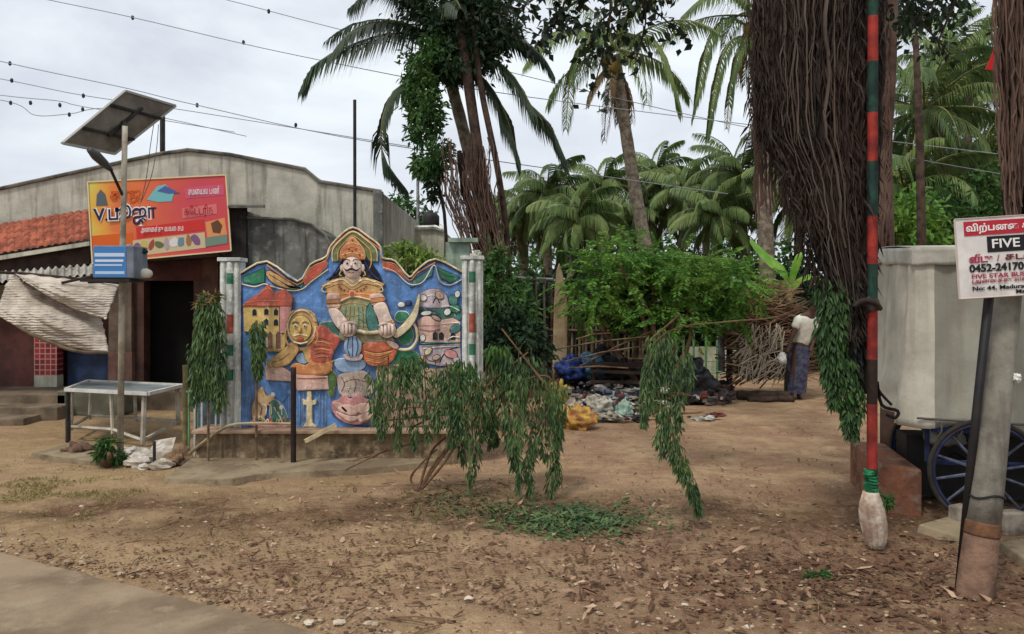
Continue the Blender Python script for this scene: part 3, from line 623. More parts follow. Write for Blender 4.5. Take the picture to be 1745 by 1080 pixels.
wall('counter_top', [(108, 590), (186, 590), (186, 597), (108, 597)], fac+.05, .3, woodD)
wall('pillar', [(185, 440), (224, 440), (224, 600), (185, 600)], fac-.1, .22, mat('pillar_paint', S(120, 104, 90), S(92, 78, 66), 3, .85, .2, 25, streak=.5))
wall('pillar_foot', [(184, 600), (225, 600), (225, 700), (184, 700)], fac-.11, .24, mat('pillar_foot', S(150, 112, 98), S(112, 84, 72), 3, .85, .2, 25, streak=.4))
wall('lintel', [(224, 432), (394, 432), (394, 478), (224, 478)], fac, .25, maroon)
dfm = mat('door_frame_brown', S(92, 64, 54), S(66, 46, 40), 4, .7, .1, 30)
wall('door_jamb', [(226, 478), (245, 478), (245, 690), (226, 690)], fac-.02, .22, dfm)
wall('door_jamb', [(330, 478), (345, 478), (345, 690), (330, 690)], fac-.02, .22, dfm)
wall('pillar', [(345, 434), (372, 434), (372, 700), (345, 700)], fac-.1, .26, mat('brown_pillar', S(104, 74, 60), S(78, 54, 46), 3, .8, .1, 30, streak=.4))
wall('wall_strip', [(372, 434), (400, 434), (400, 700), (372, 700)], fac-.04, .2, woodD)
# dark room behind the doorway
m = MB(); a = P(226, 470, fac+.25); b_ = P(400, 700, fac+.25); za, zb = a.z, 0.0
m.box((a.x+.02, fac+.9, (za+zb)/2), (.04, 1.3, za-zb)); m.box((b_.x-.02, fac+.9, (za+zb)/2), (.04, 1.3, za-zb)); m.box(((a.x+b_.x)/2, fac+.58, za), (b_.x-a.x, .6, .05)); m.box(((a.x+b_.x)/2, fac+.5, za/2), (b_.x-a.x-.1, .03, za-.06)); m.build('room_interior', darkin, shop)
wall('dark_beam', [(400, 425), (235, 440), (235, 446), (400, 436)], 11.7, .3, woodD)
m = MB(); m.tube([P(277, 198, 12.9), P(277, 275, 12.9)], .045, 6); m.build('roof_pipe', dmetal, shop)
# raised floor and steps
stepM = mat('step_stone', S(128, 112, 92), S(92, 80, 66), 3, .95, .4, 25)
m = MB()
def blk(px0, px1, D0, D1, z): 
    a = (px0-CX)/F*D0; b_ = (px1-CX)/F*D0; m.box(((a+b_)/2, (D0+D1)/2, z/2-.03), (b_-a, D1-D0, z+.06))
blk(-500, 112, 11.0, 12.05, .33); blk(100, 420, 11.6, 12.05, .30)
o = m.build('raised_floor', stepM, shop); bevel(o, .015)
m = MB(); blk(-120, 98, 10.62, 11.02, .2); bevel(m.build('step', stepM, shop), .015)
m = MB(); blk(-200, 40, 10.25, 10.64, .1); bevel(m.build('step', stepM, shop), .015)
m = MB(); a = P(150, 640, 11.25); [m.box((P(x, 0, 11.25).x, 11.25, .2), (.9, .5, .36)) for x in (165,)]; bevel(m.build('front_ledge', mat('ledge_green', S(110, 112, 96), S(88, 84, 70), 3, .9, .3, 20), shop), .02)

# ------------------------------------------------------------------ banner
DB = 11.15
def Bp(u, v, d=0.):   # u,v in 0..1 over the banner
    tl, tr, br, bl = P(150, 310, DB), P(385, 298, DB-.1), P(394, 427, DB-.1), P(158, 449, DB)
    return (tl*(1-u)+tr*u)*(1-v)+(bl*(1-u)+br*u)*v+Vector((0, -d, 0))
ban = thing('shop_banner', 'wide red and orange printed shop banner hung over the shop front', 'banner', Bp(.5, 1))
def bq(name, pts, mtl, d, th=.006, par=None):
    m = MB(); q = [Bp(u, v, d) for u, v in pts]; m.slab([(p.x, p.z) for p in q], 0, th)
    k = len(q); m.v = [tuple(p) for p in q]+[(p.x, p.y+th, p.z) for p in q]; o = m.build(name, mtl, par or ban); fixn(o); return o
bm_ = bpy.data.materials.new('banner_print'); bm_.use_nodes = True; n = bm_.node_tree.nodes; L = bm_.node_tree.links
t_ = n.new('ShaderNodeTexCoord'); s_ = n.new('ShaderNodeSeparateXYZ'); L.new(t_.outputs['Generated'], s_.inputs[0])
nz_ = n.new('ShaderNodeTexNoise'); nz_.inputs['Scale'].default_value = 3.0; L.new(t_.outputs['Generated'], nz_.inputs['Vector'])
ad = n.new('ShaderNodeMath'); ad.operation = 'MULTIPLY_ADD'; L.new(nz_.outputs['Fac'], ad.inputs[0]); ad.inputs[1].default_value = .5; L.new(s_.outputs['X'], ad.inputs[2])
rp = n.new('ShaderNodeValToRGB'); L.new(ad.outputs[0], rp.inputs[0]); e = rp.color_ramp.elements
e[0].position = .22; e[0].color = S(206, 190, 84); e[1].position = 1.2 if False else 1.0; e[1].color = S(196, 62, 72)
for p_, c_ in ((.34, S(216, 160, 56)), (.48, S(214, 108, 48)), (.72, S(204, 84, 60))):
    q = e.new(p_); q.color = c_
L.new(rp.outputs[0], n['Principled BSDF'].inputs['Base Color']); n['Principled BSDF'].inputs['Roughness'].default_value = .5
bq('banner_sheet', [(0, 1), (1, 1), (1, 0), (0, 0)], bm_, 0, .02)
fl = lambda nm, c: mat('print_'+nm, S(*c), rough=.55)
for i, (p0, p1) in enumerate((((0, 0), (1, 0)), ((1, 0), (1, 1)), ((1, 1), (0, 1)), ((0, 1), (0, 0)))):
    m = MB(); m.tube([Bp(*p0, .005), Bp(*p1, .005)], .013, 4); m.build('banner_frame', fl('frame', (214, 196, 150)), ban)
bq('printed_panel', [(0, .66), (.3, .66), (.3, .84), (0, .84)], fl('orange', (206, 92, 26)), .004)
bq('printed_strip', [(.33, .60), (.82, .56), (.82, .70), (.33, .74)], fl('red', (196, 46, 40)), .004)
bq('printed_strip', [(.70, .14), (.98, .12), (.98, .26), (.70, .28)], fl('rose', (196, 84, 110)), .004)
bq('photo_strip', [(.30, .76), (.82, .73), (.82, .93), (.30, .96)], fl('cream', (196, 176, 140)), .004)
pc = [(120, 84, 120), (190, 170, 96), (150, 70, 60), (96, 104, 60), (170, 150, 160), (210, 206, 200), (100, 130, 150), (150, 110, 70)]
for i in range(9):
    u = .33+i*.053; c_ = pc[i % 8]
    rw, rh, tl_i = R(.018, .036), R(.05, .095), R(-.012, .012); bq('printed_portrait', [(u+rw*math.cos(a)*R(.7, 1.2)+tl_i*math.sin(a), .845-.01*i/3+rh*math.sin(a)*R(.75, 1.1)) for a in [2*math.pi*k/9 for k in range(9)]], fl('p%d' % (i % 8), c_), .008, .004)
bq('printed_portrait', [(.05, .30), (.06, .16), (.09, .10), (.12, .16), (.135, .30)], fl('grey', (84, 92, 96)), .006)
bq('printed_emblem', [(.42, .26), (.50, .10), (.56, .08), (.62, .20), (.60, .30), (.50, .30)], fl('aqua', (110, 176, 180)), .006)
bq('printed_emblem', [(.5, .16), (.56, .10), (.66, .2), (.58, .2)], fl('slate', (70, 92, 150)), .010)
bq('printed_picture', [(.04, .82), (.28, .80), (.28, .99), (.04, .99)], fl('sky', (120, 170, 200)), .006)
bq('printed_picture', [(.83, .60), (.97, .56), (.98, .82), (.84, .86)], fl('amber', (214, 140, 84)), .004)
bq('printed_portrait', [(.87, .62), (.92, .58), (.95, .66), (.93, .76), (.88, .74)], fl('brownface', (96, 62, 40)), .008)
bq('printed_picture', [(.82, .80), (.98, .78), (.98, .90), (.82, .92)], fl('field', (110, 130, 116)), .008)
bq('printed_box', [(.67, .40), (.92, .37), (.92, .50), (.67, .53)], fl('pinkbox', (206, 110, 110)), .005)
def btext(s, u, v, size, mtl, d=.012, fit=None, bold=0.): text('lettering', s, size, mtl, ban, plane_m(Bp(u, v, d), -math.radians(2.5)), fit=fit, bold=bold)
navy = fl('navy', (26, 26, 66)); wht = fl('white', (230, 228, 226)); redt = fl('letter_red', (170, 30, 34))
btext('V', .075, .42, .26, wht, .012, None, .012); btext('V.', .085, .42, .26, navy, .018, None, .004)
btext('\u0baa\u0bc2\u0b9c\u0bbe', .31, .42, .27, wht, .012, .74, .022); btext('\u0baa\u0bc2\u0b9c\u0bbe', .31, .42, .27, navy, .018, .70, .004)
btext('\u0b95\u0bb0\u0b9c', .27, .18, .2, fl('letter_orange', (190, 84, 20)), .012, .46, .006)
btext('\u0b95\u0bc7\u0b9f\u0bcd\u0b9f\u0bb0\u0bbf\u0b99', .795, .45, .17, redt, .013, .44)
btext('\u0b9a\u0bae\u0bc8\u0baf\u0bb2 \u0baa\u0ba3\u0bbf', .84, .2, .13, wht, .013, .46)
btext('\u0b85\u0ba9\u0bc8\u0ba4\u0bcd\u0ba4\u0bc1 \u0bb5\u0b95\u0bc8 \u0b9a\u0bae\u0bc8\u0baf\u0bb2', .565, .65, .11, wht, .013, .8)
m = MB(); m.tube([Bp(.1, 1, -.05), Bp(.1, 1.15, -.3)], .02, 5); m.tube([Bp(.9, 1, -.05), Bp(.9, 1.1, -.3)], .02, 5); m.build('banner_bracket', dmetal, ban)

# ------------------------------------------------------------------ solar street light
DS = 8.0
sp = thing('solar_street_light', 'solar panel lamp on a slim grey pole with a blue control box', 'street light', P(205, gy(DS), DS))
m = MB(); m.tube([P(205, gy(DS)+4, DS), P(208, 480, DS), P(211, 330, DS), P(213, 215, DS)], [.033, .031, .028, .028], 12); m.build('pole', mat('pole_paint', S(176, 168, 150), S(130, 118, 100), 5, .6, .2, 30, streak=.4), sp, smooth=True)
c0, c1, c2, c3 = P(107, 244, DS-.55), P(214, 155, DS+.15), P(299, 180, DS+.75), P(195, 262, DS+.05)
nrm = (c1-c0).cross(c3-c0).normalized(); nrm = nrm if nrm.z > 0 else -nrm
m = MB(); m.hexa([c0, c3, c2, c1]+[p+nrm*.035 for p in (c0, c3, c2, c1)]); pan = m.build('solar_panel', mat('panel_back', S(112, 104, 92), S(88, 80, 70), 4, .6), sp); fixn(pan)
m = MB(); cc = (c0+c1+c2+c3)/4; m.hexa([cc+(p-cc)*.96+nrm*.036 for p in (c0, c3, c2, c1)]+[cc+(p-cc)*.96+nrm*.042 for p in (c0, c3, c2, c1)]); fixn(m.build('solar_cells', mat('cells', S(24, 30, 56), rough=.2), pan))
fr_ = MB()
for a, b_ in ((c0, c1), (c1, c2), (c2, c3), (c3, c0)): fr_.tube([a, b_], .017, 4)
fr_.build('panel_frame', mat('alu', S(150, 148, 140), rough=.45, metal=.5), pan)
m = MB()
for t in (.28, .72): m.tube([c0*(1-t)+c1*t-nrm*.02, c3*(1-t)+c2*t-nrm*.02], .018, 4)
m.tube([(c0+c3)/2*.75+(c1+c2)/2*.25-nrm*.03, (c0+c3)/2*.2+(c1+c2)/2*.8-nrm*.03], .022, 4); m.tube([P(213, 225, DS), (c0+c1+c2+c3)/4-nrm*.02], .03, 6); m.build('panel_bracket', dmetal, sp)
m = MB(); m.tube([P(210, 335, DS), P(186, 283, DS-.25)], .016, 8); m.build('lamp_arm', dmetal, sp)
m = MB(); a = P(190, 290, DS-.2); b_ = P(152, 254, DS-.5); m.tube([a, a*.7+b_*.3, a*.3+b_*.7, b_], [.02, .042, .05, .03], 8); m.build('lamp_head', mat('lamp_case', S(70, 68, 66), rough=.4), sp, smooth=True)
m = MB(); m.pbox(158, 418, 228, 474, DS-.28, .3); bx = m.build('control_box', mat('box_grey', S(120, 128, 140), S(96, 100, 108), 4, .6), sp); bevel(bx, .012)
m = MB(); m.pbox(159, 420, 215, 472, DS-.284, .003); m.build('printed_notice', fl('noticeblue', (64, 120, 180)), bx)
for i, (y0, y1, c_) in enumerate(((431, 437, (190, 206, 226)), (442, 446, (206, 214, 230)), (450, 453, (180, 200, 224)), (462, 467, (170, 198, 226)))):
    m = MB(); m.pbox(161+i % 2, y0, 212-2*(i % 3), y1, DS-.287, .003); m.build('notice_line', fl('line%d' % i, c_), bx)
m = MB(); m.box(P(193, 478, DS-.13), (.5, .34, .03)); m.tube([P(228, 476, DS), P(150, 480, DS-.1)], .02, 6); m.build('box_shelf', dmetal, sp)
m = MB(); m.blob(P(245, 466, DS-.05), (.085, .08, .06), 2, .1); m.build('white_lamp', mat('lampwhite', S(206, 200, 184), rough=.5), sp, smooth=True)
m = MB(); m.tube([P(228, 450, DS), P(240, 448, DS-.03), P(246, 458, DS-.05)], .014, 6); m.blob(P(238, 428, DS-.05), (.07, .06, .05), 4, .3); m.build('lamp_bracket', black, sp)
m = MB()
for dx in (0, 8):
    m.tube(crom([P(262+dx, 212, DS+.5), P(256+dx*1.4, 250, DS+.4), P(250+dx, 300, DS+.3), P(240, 345, DS+.2)], 3), .004, 4)
m.build('cable', mat('cable', S(90, 86, 80)), sp)

# ------------------------------------------------------------------ hanging sack awning at left
sackM = mat('woven_sack', S(206, 194, 178), S(170, 156, 140), 3, .9, .25, 60, streak=.35)
nn = sackM.node_tree.nodes; LL = sackM.node_tree.links
wv = nn.new('ShaderNodeTexWave'); wv.inputs['Scale'].default_value = 10; wv.inputs['Distortion'].default_value = 3.5; wv.bands_direction = 'Z'
tt = nn.new('ShaderNodeTexCoord'); LL.new(tt.outputs['Object'], wv.inputs['Vector'])
bmp = nn.new('ShaderNodeBump'); bmp.inputs['Strength'].default_value = .7; bmp.inputs['Distance'].default_value = .02; LL.new(wv.outputs['Fac'], bmp.inputs['Height']); LL.new(bmp.outputs[0], nn['Principled BSDF'].inputs['Normal'])
sk = thing('sackcloth_awning', 'sagging pale stitched sackcloth sheet slung under the shop awning', 'awning', P(100, 600, 9.6))
def sheet(tl, tr, bl, br, bow_t, bow_b, name, par, m_, D0, D1, seed):
    m = MB()
    def f(u, v):
        tx = tl[0]+(tr[0]-tl[0])*u; ty = tl[1]+(tr[1]-tl[1])*u+bow_t*4*u*(1-u)
        bx_ = bl[0]+(br[0]-bl[0])*u; by = bl[1]+(br[1]-bl[1])*u+bow_b*4*u*(1-u)
        p = P(tx*(1-v)+bx_*v, ty*(1-v)+by*v, D0*(1-v)+D1*v-.25*math.sin(math.pi*v)*math.sin(math.pi*u))
        return p+Vector((0, 1, 0))*.045*noise.noise(Vector((u*4+seed, v*9, seed)))+Vector((0, 0, .012*noise.noise(Vector((u*14, v*3, seed+3)))))
    m.grid(f, 48, 30); o = m.build(name, m_, par, smooth=True)
    s_ = o.modifiers.new('s', 'SOLIDIFY'); s_.thickness = .008; return o
sheet((26, 466), (204, 482), (30, 470), (180, 545), -2, 8, 'upper_flap', sk, sackM, 9.9, 9.4, 3)
sheet((18, 468), (172, 540), (-8, 535), (186, 600), 6, 14, 'lower_flap', sk, sackM, 9.75, 9.3, 1)
m = MB(); m.tube(crom([P(26, 467, 9.75), P(90, 508, 9.5), P(135, 530, 9.4), P(176, 542, 9.38)], 4), .014, 5); m.tube(crom([P(-60, 515, 9.6), P(0, 537, 9.45), P(60, 572, 9.2), P(130, 598, 9.15), P(186, 600, 9.28)], 4), .022, 6); m.build('hem_rope', mat('rope', S(110, 96, 78), S(80, 66, 52), 8, .9), sk)
m = MB(); m.tube([P(-80, 460, 9.7), P(40, 466, 9.8), P(205, 482, 9.8)], .02, 6); m.tube([P(105, 482, 9.5), P(160, 470, 9.6)], .018, 6); m.build('support_pole', woodD, sk)

# ------------------------------------------------------------------ table
tb = thing('display_table', 'white framed table with a grey metal top in front of the shop', 'table', G(215, 760))
za = P(0, 668, 9.1).z
tl_ = [P(113, 664, 9.25), P(250, 672, 8.75), P(312, 657, 9.3), P(190, 655, 9.9)]
zt = P(180, 668, 8.9).z
def sp3(px, D, z): return Vector(((px-CX)/F*D, D, z))
q = [sp3(112, 9.15, zt), sp3(252, 8.75, zt), sp3(312, 9.6, zt), sp3(150, 10.1, zt)]
m = MB(); m.hexa([p+Vector((0, 0, -.03)) for p in q]+[p for p in q]); o = m.build('table_top', mat('table_metal', S(150, 158, 158), S(116, 126, 128), 4, .4, metal=.25), tb); fixn(o)
m = MB(); [m.tube([q[i]+Vector((0, 0, .0)), q[(i+1) % 4]], .028, 4) for i in range(4)]; m.build('table_rim', white, tb)
lw = mat('leg_paint', S(196, 188, 172), S(150, 140, 122), 4, .7, .1, 30, streak=.3)
cq = sum(q, Vector())/4
feet = []
for k, p in enumerate([q[0].lerp(cq, .12), q[0].lerp(q[1], .55).lerp(cq, .1), q[1].lerp(cq, .12), q[2].lerp(cq, .1), q[3].lerp(cq, .1), q[2].lerp(q[3], .5)]):
    ft = Vector((p.x+(.02 if k % 2 else -.02), p.y, .12 if k != 2 else .02)); feet.append(ft)
    m = MB(); m.tube([p-Vector((0, 0, .03)), ft], [.03 if k in (2, 3) else .022]*2, 6); m.build('leg', lw, tb)
m = MB()
for a, b_ in ((0, 1), (1, 2), (2, 3), (3, 5), (5, 4), (4, 0)): m.tube([feet[a]+Vector((0, 0, .05)), feet[b_]+Vector((0, 0, .05))], .022, 5)
m.build('stretcher', lw, tb)
o = MB(); o.tube([sp3(116, 9.0, 0), sp3(116, 9.0, P(0, 668, 9).z)], .028, 6); tag(o.build('post', dmetal), 'short dark post at the left corner of the white framed table', 'post')
# bamboo posts, dark post, plank
def post(px, y0, D, r, mt, nm, lb, cat, lean=0, nodes=True):
    m = MB(); z1 = P(0, y0, D).z; pts = [sp3(px+lean*t, D, -.05+(z1+.05)*t) for t in [i/12 for i in range(13)]]
    m.tube(pts, [r*(1.12 if (i % 3 == 0 and nodes) else 1) for i in range(13)], 8); return tag(m.build(nm, mt, smooth=True), lb, cat)
post(316, 622, 8.4, .03, mat('bamboo', S(136, 128, 84), S(98, 86, 56), 6, .7), 'bamboo_post', 'weathered yellowish bamboo post right of the white framed table', 'post')
post(333, 665, 8.5, .02, mat('green_paint', S(70, 130, 92), S(120, 150, 110), 5, .7), 'green_post', 'short green painted post left of the leafy bundle', 'post', nodes=False)
post(500, 626, 7.7, .028, mat('dark_stake', S(52, 34, 30), S(34, 24, 22), 6, .8), 'iron_stake', 'dark iron stake standing before the lower left of the relief wall', 'stake', nodes=False)
post(263, 752, 7.7, .016, dmetal, 'small_peg', 'small dark metal peg standing before the white rubble', 'peg', nodes=False)
m = MB(); a, b_ = P(520, 752, 7.62), P(572, 724, 7.8); m.tube([a, b_], .028, 4); tag(m.build('plank', mat('plank_cream', S(206, 190, 150), S(170, 150, 114), 5, .8, .2, 40)), 'pale wooden plank leaning on the plinth edge right of the dark stake', 'plank')
m = MB(); m.tube(crom([sp3(322, 7.9, .1), P(372, 735, 7.8), P(408, 722, 7.75), P(498, 722, 7.78)], 4), .017, 6); tag(m.build('bent_pipe', mat('pipe_cream', S(172, 160, 130), S(130, 116, 90), 5, .6)), 'thin pale pipe running along the left plinth edge', 'pipe')
# green railing and painted side wall left of the columns
m = MB(); rl = thing('side_railing', 'low green and white painted railing left of the relief wall', 'railing', sp3(350, 8.15, 0))
for px in (322, 332, 344, 356, 368): 
    mm = MB(); mm.tube([sp3(px, 8.15, 0), sp3(px, 8.15, P(0, 668, 8.15).z)], .012, 6); mm.build('bar', MAT['green_paint'] if px % 4 else white, rl)
mm = MB(); mm.tube([sp3(318, 8.15, P(0, 668, 8.15).z), sp3(374, 8.15, P(0, 662, 8.15).z)], .016, 6); mm.build('top_rail', MAT['green_paint'], rl)
m = MB(); sw = [sp3(340, 8.35, -.02), sp3(378, 8.3, -.02), P(378, 600, 8.3), P(352, 640, 8.35), P(340, 690, 8.35)]
m.slab([(p.x, p.z) for p in sw], 8.3, .08); o = m.build('painted_side_wall', paint('side_teal', (64, 100, 118)), rl); fixn(o)
mm = MB(); mm.tube([P(352, 640, 8.28), P(381, 612, 8.26)], .03, 5); mm.build('sloping_coping', WHT, rl)
# white rubble, stone, flagrod
rub = thing('cement_rubble', 'heap of white cement lumps beside the green weed', 'rubble', G(255, 795))
rm = mat('white_rubble', S(206, 198, 186), S(150, 138, 122), 8, .9, .5, 30)
for i in range(16):
    m = MB(); a = G(R(220, 295), R(778, 800)); s = R(.04, .11); m.blob(a+Vector((0, 0, s*.45)), (s*1.3, s, s*.7), i, .45, 1.6, 10, 7); m.build('lump', rm, rub)
m = MB(); m.hexa([G(240, 797)+Vector((0, 0, .02)), G(285, 790)+Vector((0, 0, .02)), P(298, 750, 8.2), P(262, 756, 8.3)]+[p+Vector((0, .03, .03)) for p in (G(240, 797), G(285, 790), P(298, 750, 8.2), P(262, 756, 8.3))]); fixn(m.build('broken_sheet', rm, rub))
for i, (px, py, s, lb) in enumerate(((133, 775, .12, 'brown boulder at the foot of the table'), (305, 790, .13, 'tan rock at the base of the bamboo post'), (1235, 672, .16, 'pinkish stone below the blue post'), (1213, 690, .13, 'grey stone beside the black sacks'))):
    m = MB(); m.blob(G(px, py)+Vector((0, 0, s*.4)), (s*1.2, s, s*.75), i+20, .4, 1.6); tag(m.build('rock', mat('rock%d' % i, S(*[(112, 86, 68), (140, 112, 84), (150, 118, 104), (110, 100, 92)][i]), S(84, 66, 52), 6, .9, .5, 20), smooth=False), lb, 'rock')
m = MB(); m.tube([P(605, 400, 9.2)-Vector((0, 0, 2)), P(604.5, 170, 9.2)], .02, 8); tag(m.build('flag_rod', dmetal), 'tall thin dark rod rising behind the crown of the relief wall', 'pole')
# pavement patch by the table
m = MB(); pq = [G(55, 780), G(160, 795), G(300, 790), G(310, 770), G(110, 765)]
m.v = [tuple(p+Vector((0, 0, -.02))) for p in pq]+[tuple(p+Vector((0, 0, .05))) for p in pq]; k = 5
m.f = [tuple(range(5, 10)), tuple(range(4, -1, -1))]+[(i, (i+1) % 5, (i+1) % 5+5, i+5) for i in range(5)]; m.fm = [0]*7
o = m.build('pavement', slabM); fixn(o); tag(o, None, None, kind='structure')
# ------------------------------------------------------------------ vegetation builders
def npv(p): return np.array([p[0], p[1], p[2]], float)
def frond(m, pts, L=.5, W=.03, n=46, droop=.9, mr=None, rr=.02, start=.12, both=True, ragged=.15):
    q = crom(pts, 10); q = [npv(p) for p in q]; seg = np.cumsum([0]+[np.linalg.norm(q[i+1]-q[i]) for i in range(len(q)-1)]); T = seg[-1]
    Q = np.array(q)
    def at(t): return np.array([np.interp(t*T, seg, Q[:, k]) for k in range(3)])
    m.m = 1
    m.tube([at(t) for t in np.linspace(0, 1, 12)], list(np.linspace(rr, rr*.25, 12)), 5)
    m.m = 0
    up = np.array([0, 0, 1.])
    for i in range(n):
        t = start+(1-start)*(i+NR.random()*.6)/n
        p = at(min(t, 1)); tg = at(min(t+.02, 1))-at(max(t-.02, 0)); tg /= max(np.linalg.norm(tg), 1e-6)
        sd_ = np.cross(tg, up); ln = np.linalg.norm(sd_)
        sd_ = sd_/ln if ln > .15 else np.cross(tg, np.array([.3, 1, 0])); sd_ /= np.linalg.norm(sd_)
        ll = L*(.55+.75*math.sin(math.pi*min(1, max(0, t*.92+.1)))**.8)*(1-ragged*NR.random())*(1 if t < .9 else 1.0)
        for s_ in (-1, 1):
            d1 = sd_*s_*(.75+.2*NR.random())+tg*(.55+.5*t)-up*(droop*.35+.2*NR.random())
            d1 /= np.linalg.norm(d1)
            d2 = d1*.35+tg*.15-up*(droop*(.9+.4*NR.random())); d2 /= np.linalg.norm(d2)
            a = p; b_ = p+d1*ll*.42; c_ = b_+d2*ll*.58
            wv = np.cross(d1, up); wn = np.linalg.norm(wv); wv = wv/wn if wn > .1 else tg
            wv = wv*.6+tg*.4; h = wv*W*.5
            m.add([a-h*.5, a+h*.5, b_+h, b_-h, c_], [(0, 1, 2, 3), (3, 2, 4)])
def arc(c, az, el, Ln, sag, k=7):
    # frond midrib: starts at elevation el and bends over with gravity
    p = Vector(c); out = [p.copy()]; e = el
    for i in range(k):
        d = Vector((math.cos(az)*math.cos(e), math.sin(az)*math.cos(e), math.sin(e))); p = p+d*Ln/k; out.append(p.copy()); e -= sag/k*(1.25 if i > 1 else .6)
        e = max(e, math.radians(-86))
    return out
def palm(name, lb, base, top, r0, r1, Ln, n=20, mt=palmA, L=.5, W=.04, custom=None, elmin=-35, group=None, bend=0, cocos=0, dead=0, nl=42, droop=.9, sag=None):
    t = thing(name, lb, 'palm tree', base, group)
    base = Vector(base); top = Vector(top); m = MB(); ns = 26; pts = []; rs = []
    for i in range(ns+1):
        k = i/ns; pts.append(base.lerp(top, k)+Vector((bend*math.sin(math.pi*k), 0, 0))); rs.append((r0+(r1-r0)*k**.6)*(1+.05*(i % 2))*(1.25 if i == 0 else 1))
    m.tube(pts, rs, 12); m.build('trunk', barkP, t, smooth=True)
    m = MB()
    for i in range(n):
        k = i/max(1, n-1); el = math.radians(78-(78-elmin)*k**.9); az = i*2.399+R(-.2, .2)
        frond(m, arc(top+Vector((0, 0, r1)), az, el, Ln*R(.85, 1.08), sag if sag else math.radians(R(60, 95))), L, W, nl, droop, rr=.028)
    for pts_, LL_ in (custom or []): frond(m, pts_, LL_, W, nl+10, droop, rr=.03)
    m.build('crown', [mt, palmR], t)
    if dead:
        m = MB()
        for i in range(dead): frond(m, arc(top-Vector((0, 0, .1)), R(0, 6.28), math.radians(R(-60, -30)), Ln*R(.5, .8), math.radians(40)), L*.7, W, 26, 1.1, rr=.025)
        m.build('dead_fronds', [palmDead, palmDead], t)
    if cocos:
        m = MB()
        for i in range(cocos): a = R(0, 6.28); m.blob(top+Vector((math.cos(a)*.22, math.sin(a)*.22, R(-.35, -.05))), (.1, .1, .13), i, .05, flat=False, nu=10, nv=8)
        m.build('coconuts', mat('coconut', S(120, 120, 50), S(150, 110, 50), 3, .5), t, smooth=True)
    return t
def leafcloud(m, c, r, n, L, W, clumps=None, droop=.2, surf=.55, cr=.28, seed=None):
    c = npv(c); r = np.array(r, float); clumps = clumps or max(6, n//70)
    u = NR.normal(size=(clumps, 3)); u /= np.linalg.norm(u, axis=1, keepdims=True)
    cc = c+u*r*(surf+(1-surf)*NR.random((clumps, 1)))**1
    k = NR.integers(0, clumps, n)
    cs = cc[k]+NR.normal(size=(n, 3))*r*cr*.6
    d = (cs-c)/r*.6+NR.normal(size=(n, 3))*.7; d[:, 2] -= droop*2
    m.leaves(cs, d, L*(.6+.8*NR.random(n)), W*(.7+.6*NR.random(n)))
def branches(m, base, tips, r0, r1, wob=.1):
    base = Vector(base)
    for tpt in tips:
        tpt = Vector(tpt); mid = base.lerp(tpt, .5)+Vector((R(-wob, wob), R(-wob, wob), R(0, wob)))
        m.tube(crom([base, mid, tpt], 4), list(np.linspace(r0, r1, 9)), 6)
def bush(name, lb, c, r, n, L, W, mt, cat='bush', group=None, feathery=False, stems=5, base=None, cr=.28, droop=.2, sm=None):
    b0 = Vector(base) if base else Vector((c[0], c[1], 0)); t = thing(name, lb, cat, b0, group)
    m = MB(); tips = [Vector(c)+Vector((R(-.7, .7)*r[0], R(-.6, .6)*r[1], R(-.3, .6)*r[2])) for _ in range(stems)]
    branches(m, b0, tips, .035, .01); m.build('stem', sm or stick, t)
    m = MB(); leafcloud(m, c, r, n, L, W, droop=droop, cr=cr); m.build('foliage', mt, t); return t
def strand(m, a, b_, n, L, W, spread=.06, taper=True, bulge=.4):
    a = npv(a); b_ = npv(b_); t = NR.random(n)**.85
    prof = spread*(.35+np.sin(np.pi*np.clip(t*.8+bulge*.35, 0, 1)))*(1.05-.75*t if taper else 1)
    w_ = np.array([noise.noise(Vector((float(x)*3, float(a[0])*7, 0))) for x in t])
    cs = a+(b_-a)*t[:, None]; cs[:, 0] += w_*.06; an = NR.random(n)*6.283; rr = prof*np.sqrt(NR.random(n))
    cs[:, 0] += np.cos(an)*rr; cs[:, 1] += np.sin(an)*rr
    d = np.stack([np.cos(an)*.35, np.sin(an)*.35, -np.ones(n)], 1)+NR.normal(size=(n, 3))*.22
    m.leaves(cs, d, L*(.6+.7*NR.random(n)), W*(.7+.6*NR.random(n)))

# ---- key palms
pc1 = P(752, 80, 13.5)
cust = [([P(742, 88, 13.5), P(715, 62, 13.2), P(660, 58, 13.0), P(590, 80, 12.8), P(540, 108, 12.7), P(515, 150, 12.7)], .62),
        ([P(735, 112, 13.4), P(700, 135, 13.0), P(668, 160, 12.8), P(650, 215, 12.7), P(655, 270, 12.7), P(692, 322, 12.8)], .5),
        ([P(775, 90, 13.4), P(830, 95, 13.0), P(875, 130, 12.8), P(905, 180, 12.7), P(935, 210, 12.7), P(965, 275, 12.7)], .6),
        ([P(770, 100, 13.4), P(820, 130, 13.1), P(850, 170, 13.0), P(868, 215, 12.9), P(885, 275, 12.9)], .6),
        ([P(740, 80, 13.4), P(715, 30, 13.1), P(680, -15, 13), P(640, -20, 12.9), P(600, 10, 12.9)], .6)]
palm('coconut_palm', 'dark coconut palm with drooping fronds rising behind the relief wall', P(876, gy(13.5), 13.5), pc1, .15, .10, 2.2, 15, palmB, .5, .06, cust, elmin=10, bend=.12, cocos=6, nl=62)
pc2 = P(1048, 95, 16)
cust = [([P(1060, 100, 16), P(1095, 60, 15.6), P(1125, 80, 15.4), P(1145, 130, 15.3), P(1160, 190, 15.3)], .5), ([P(1040, 100, 16), P(1000, 70, 15.7), P(975, 110, 15.6), P(964, 220, 15.5)], .45),
        ([P(1040, 95, 16), P(985, 50, 15.6), P(930, 70, 15.4), P(895, 110, 15.3)], .6)]
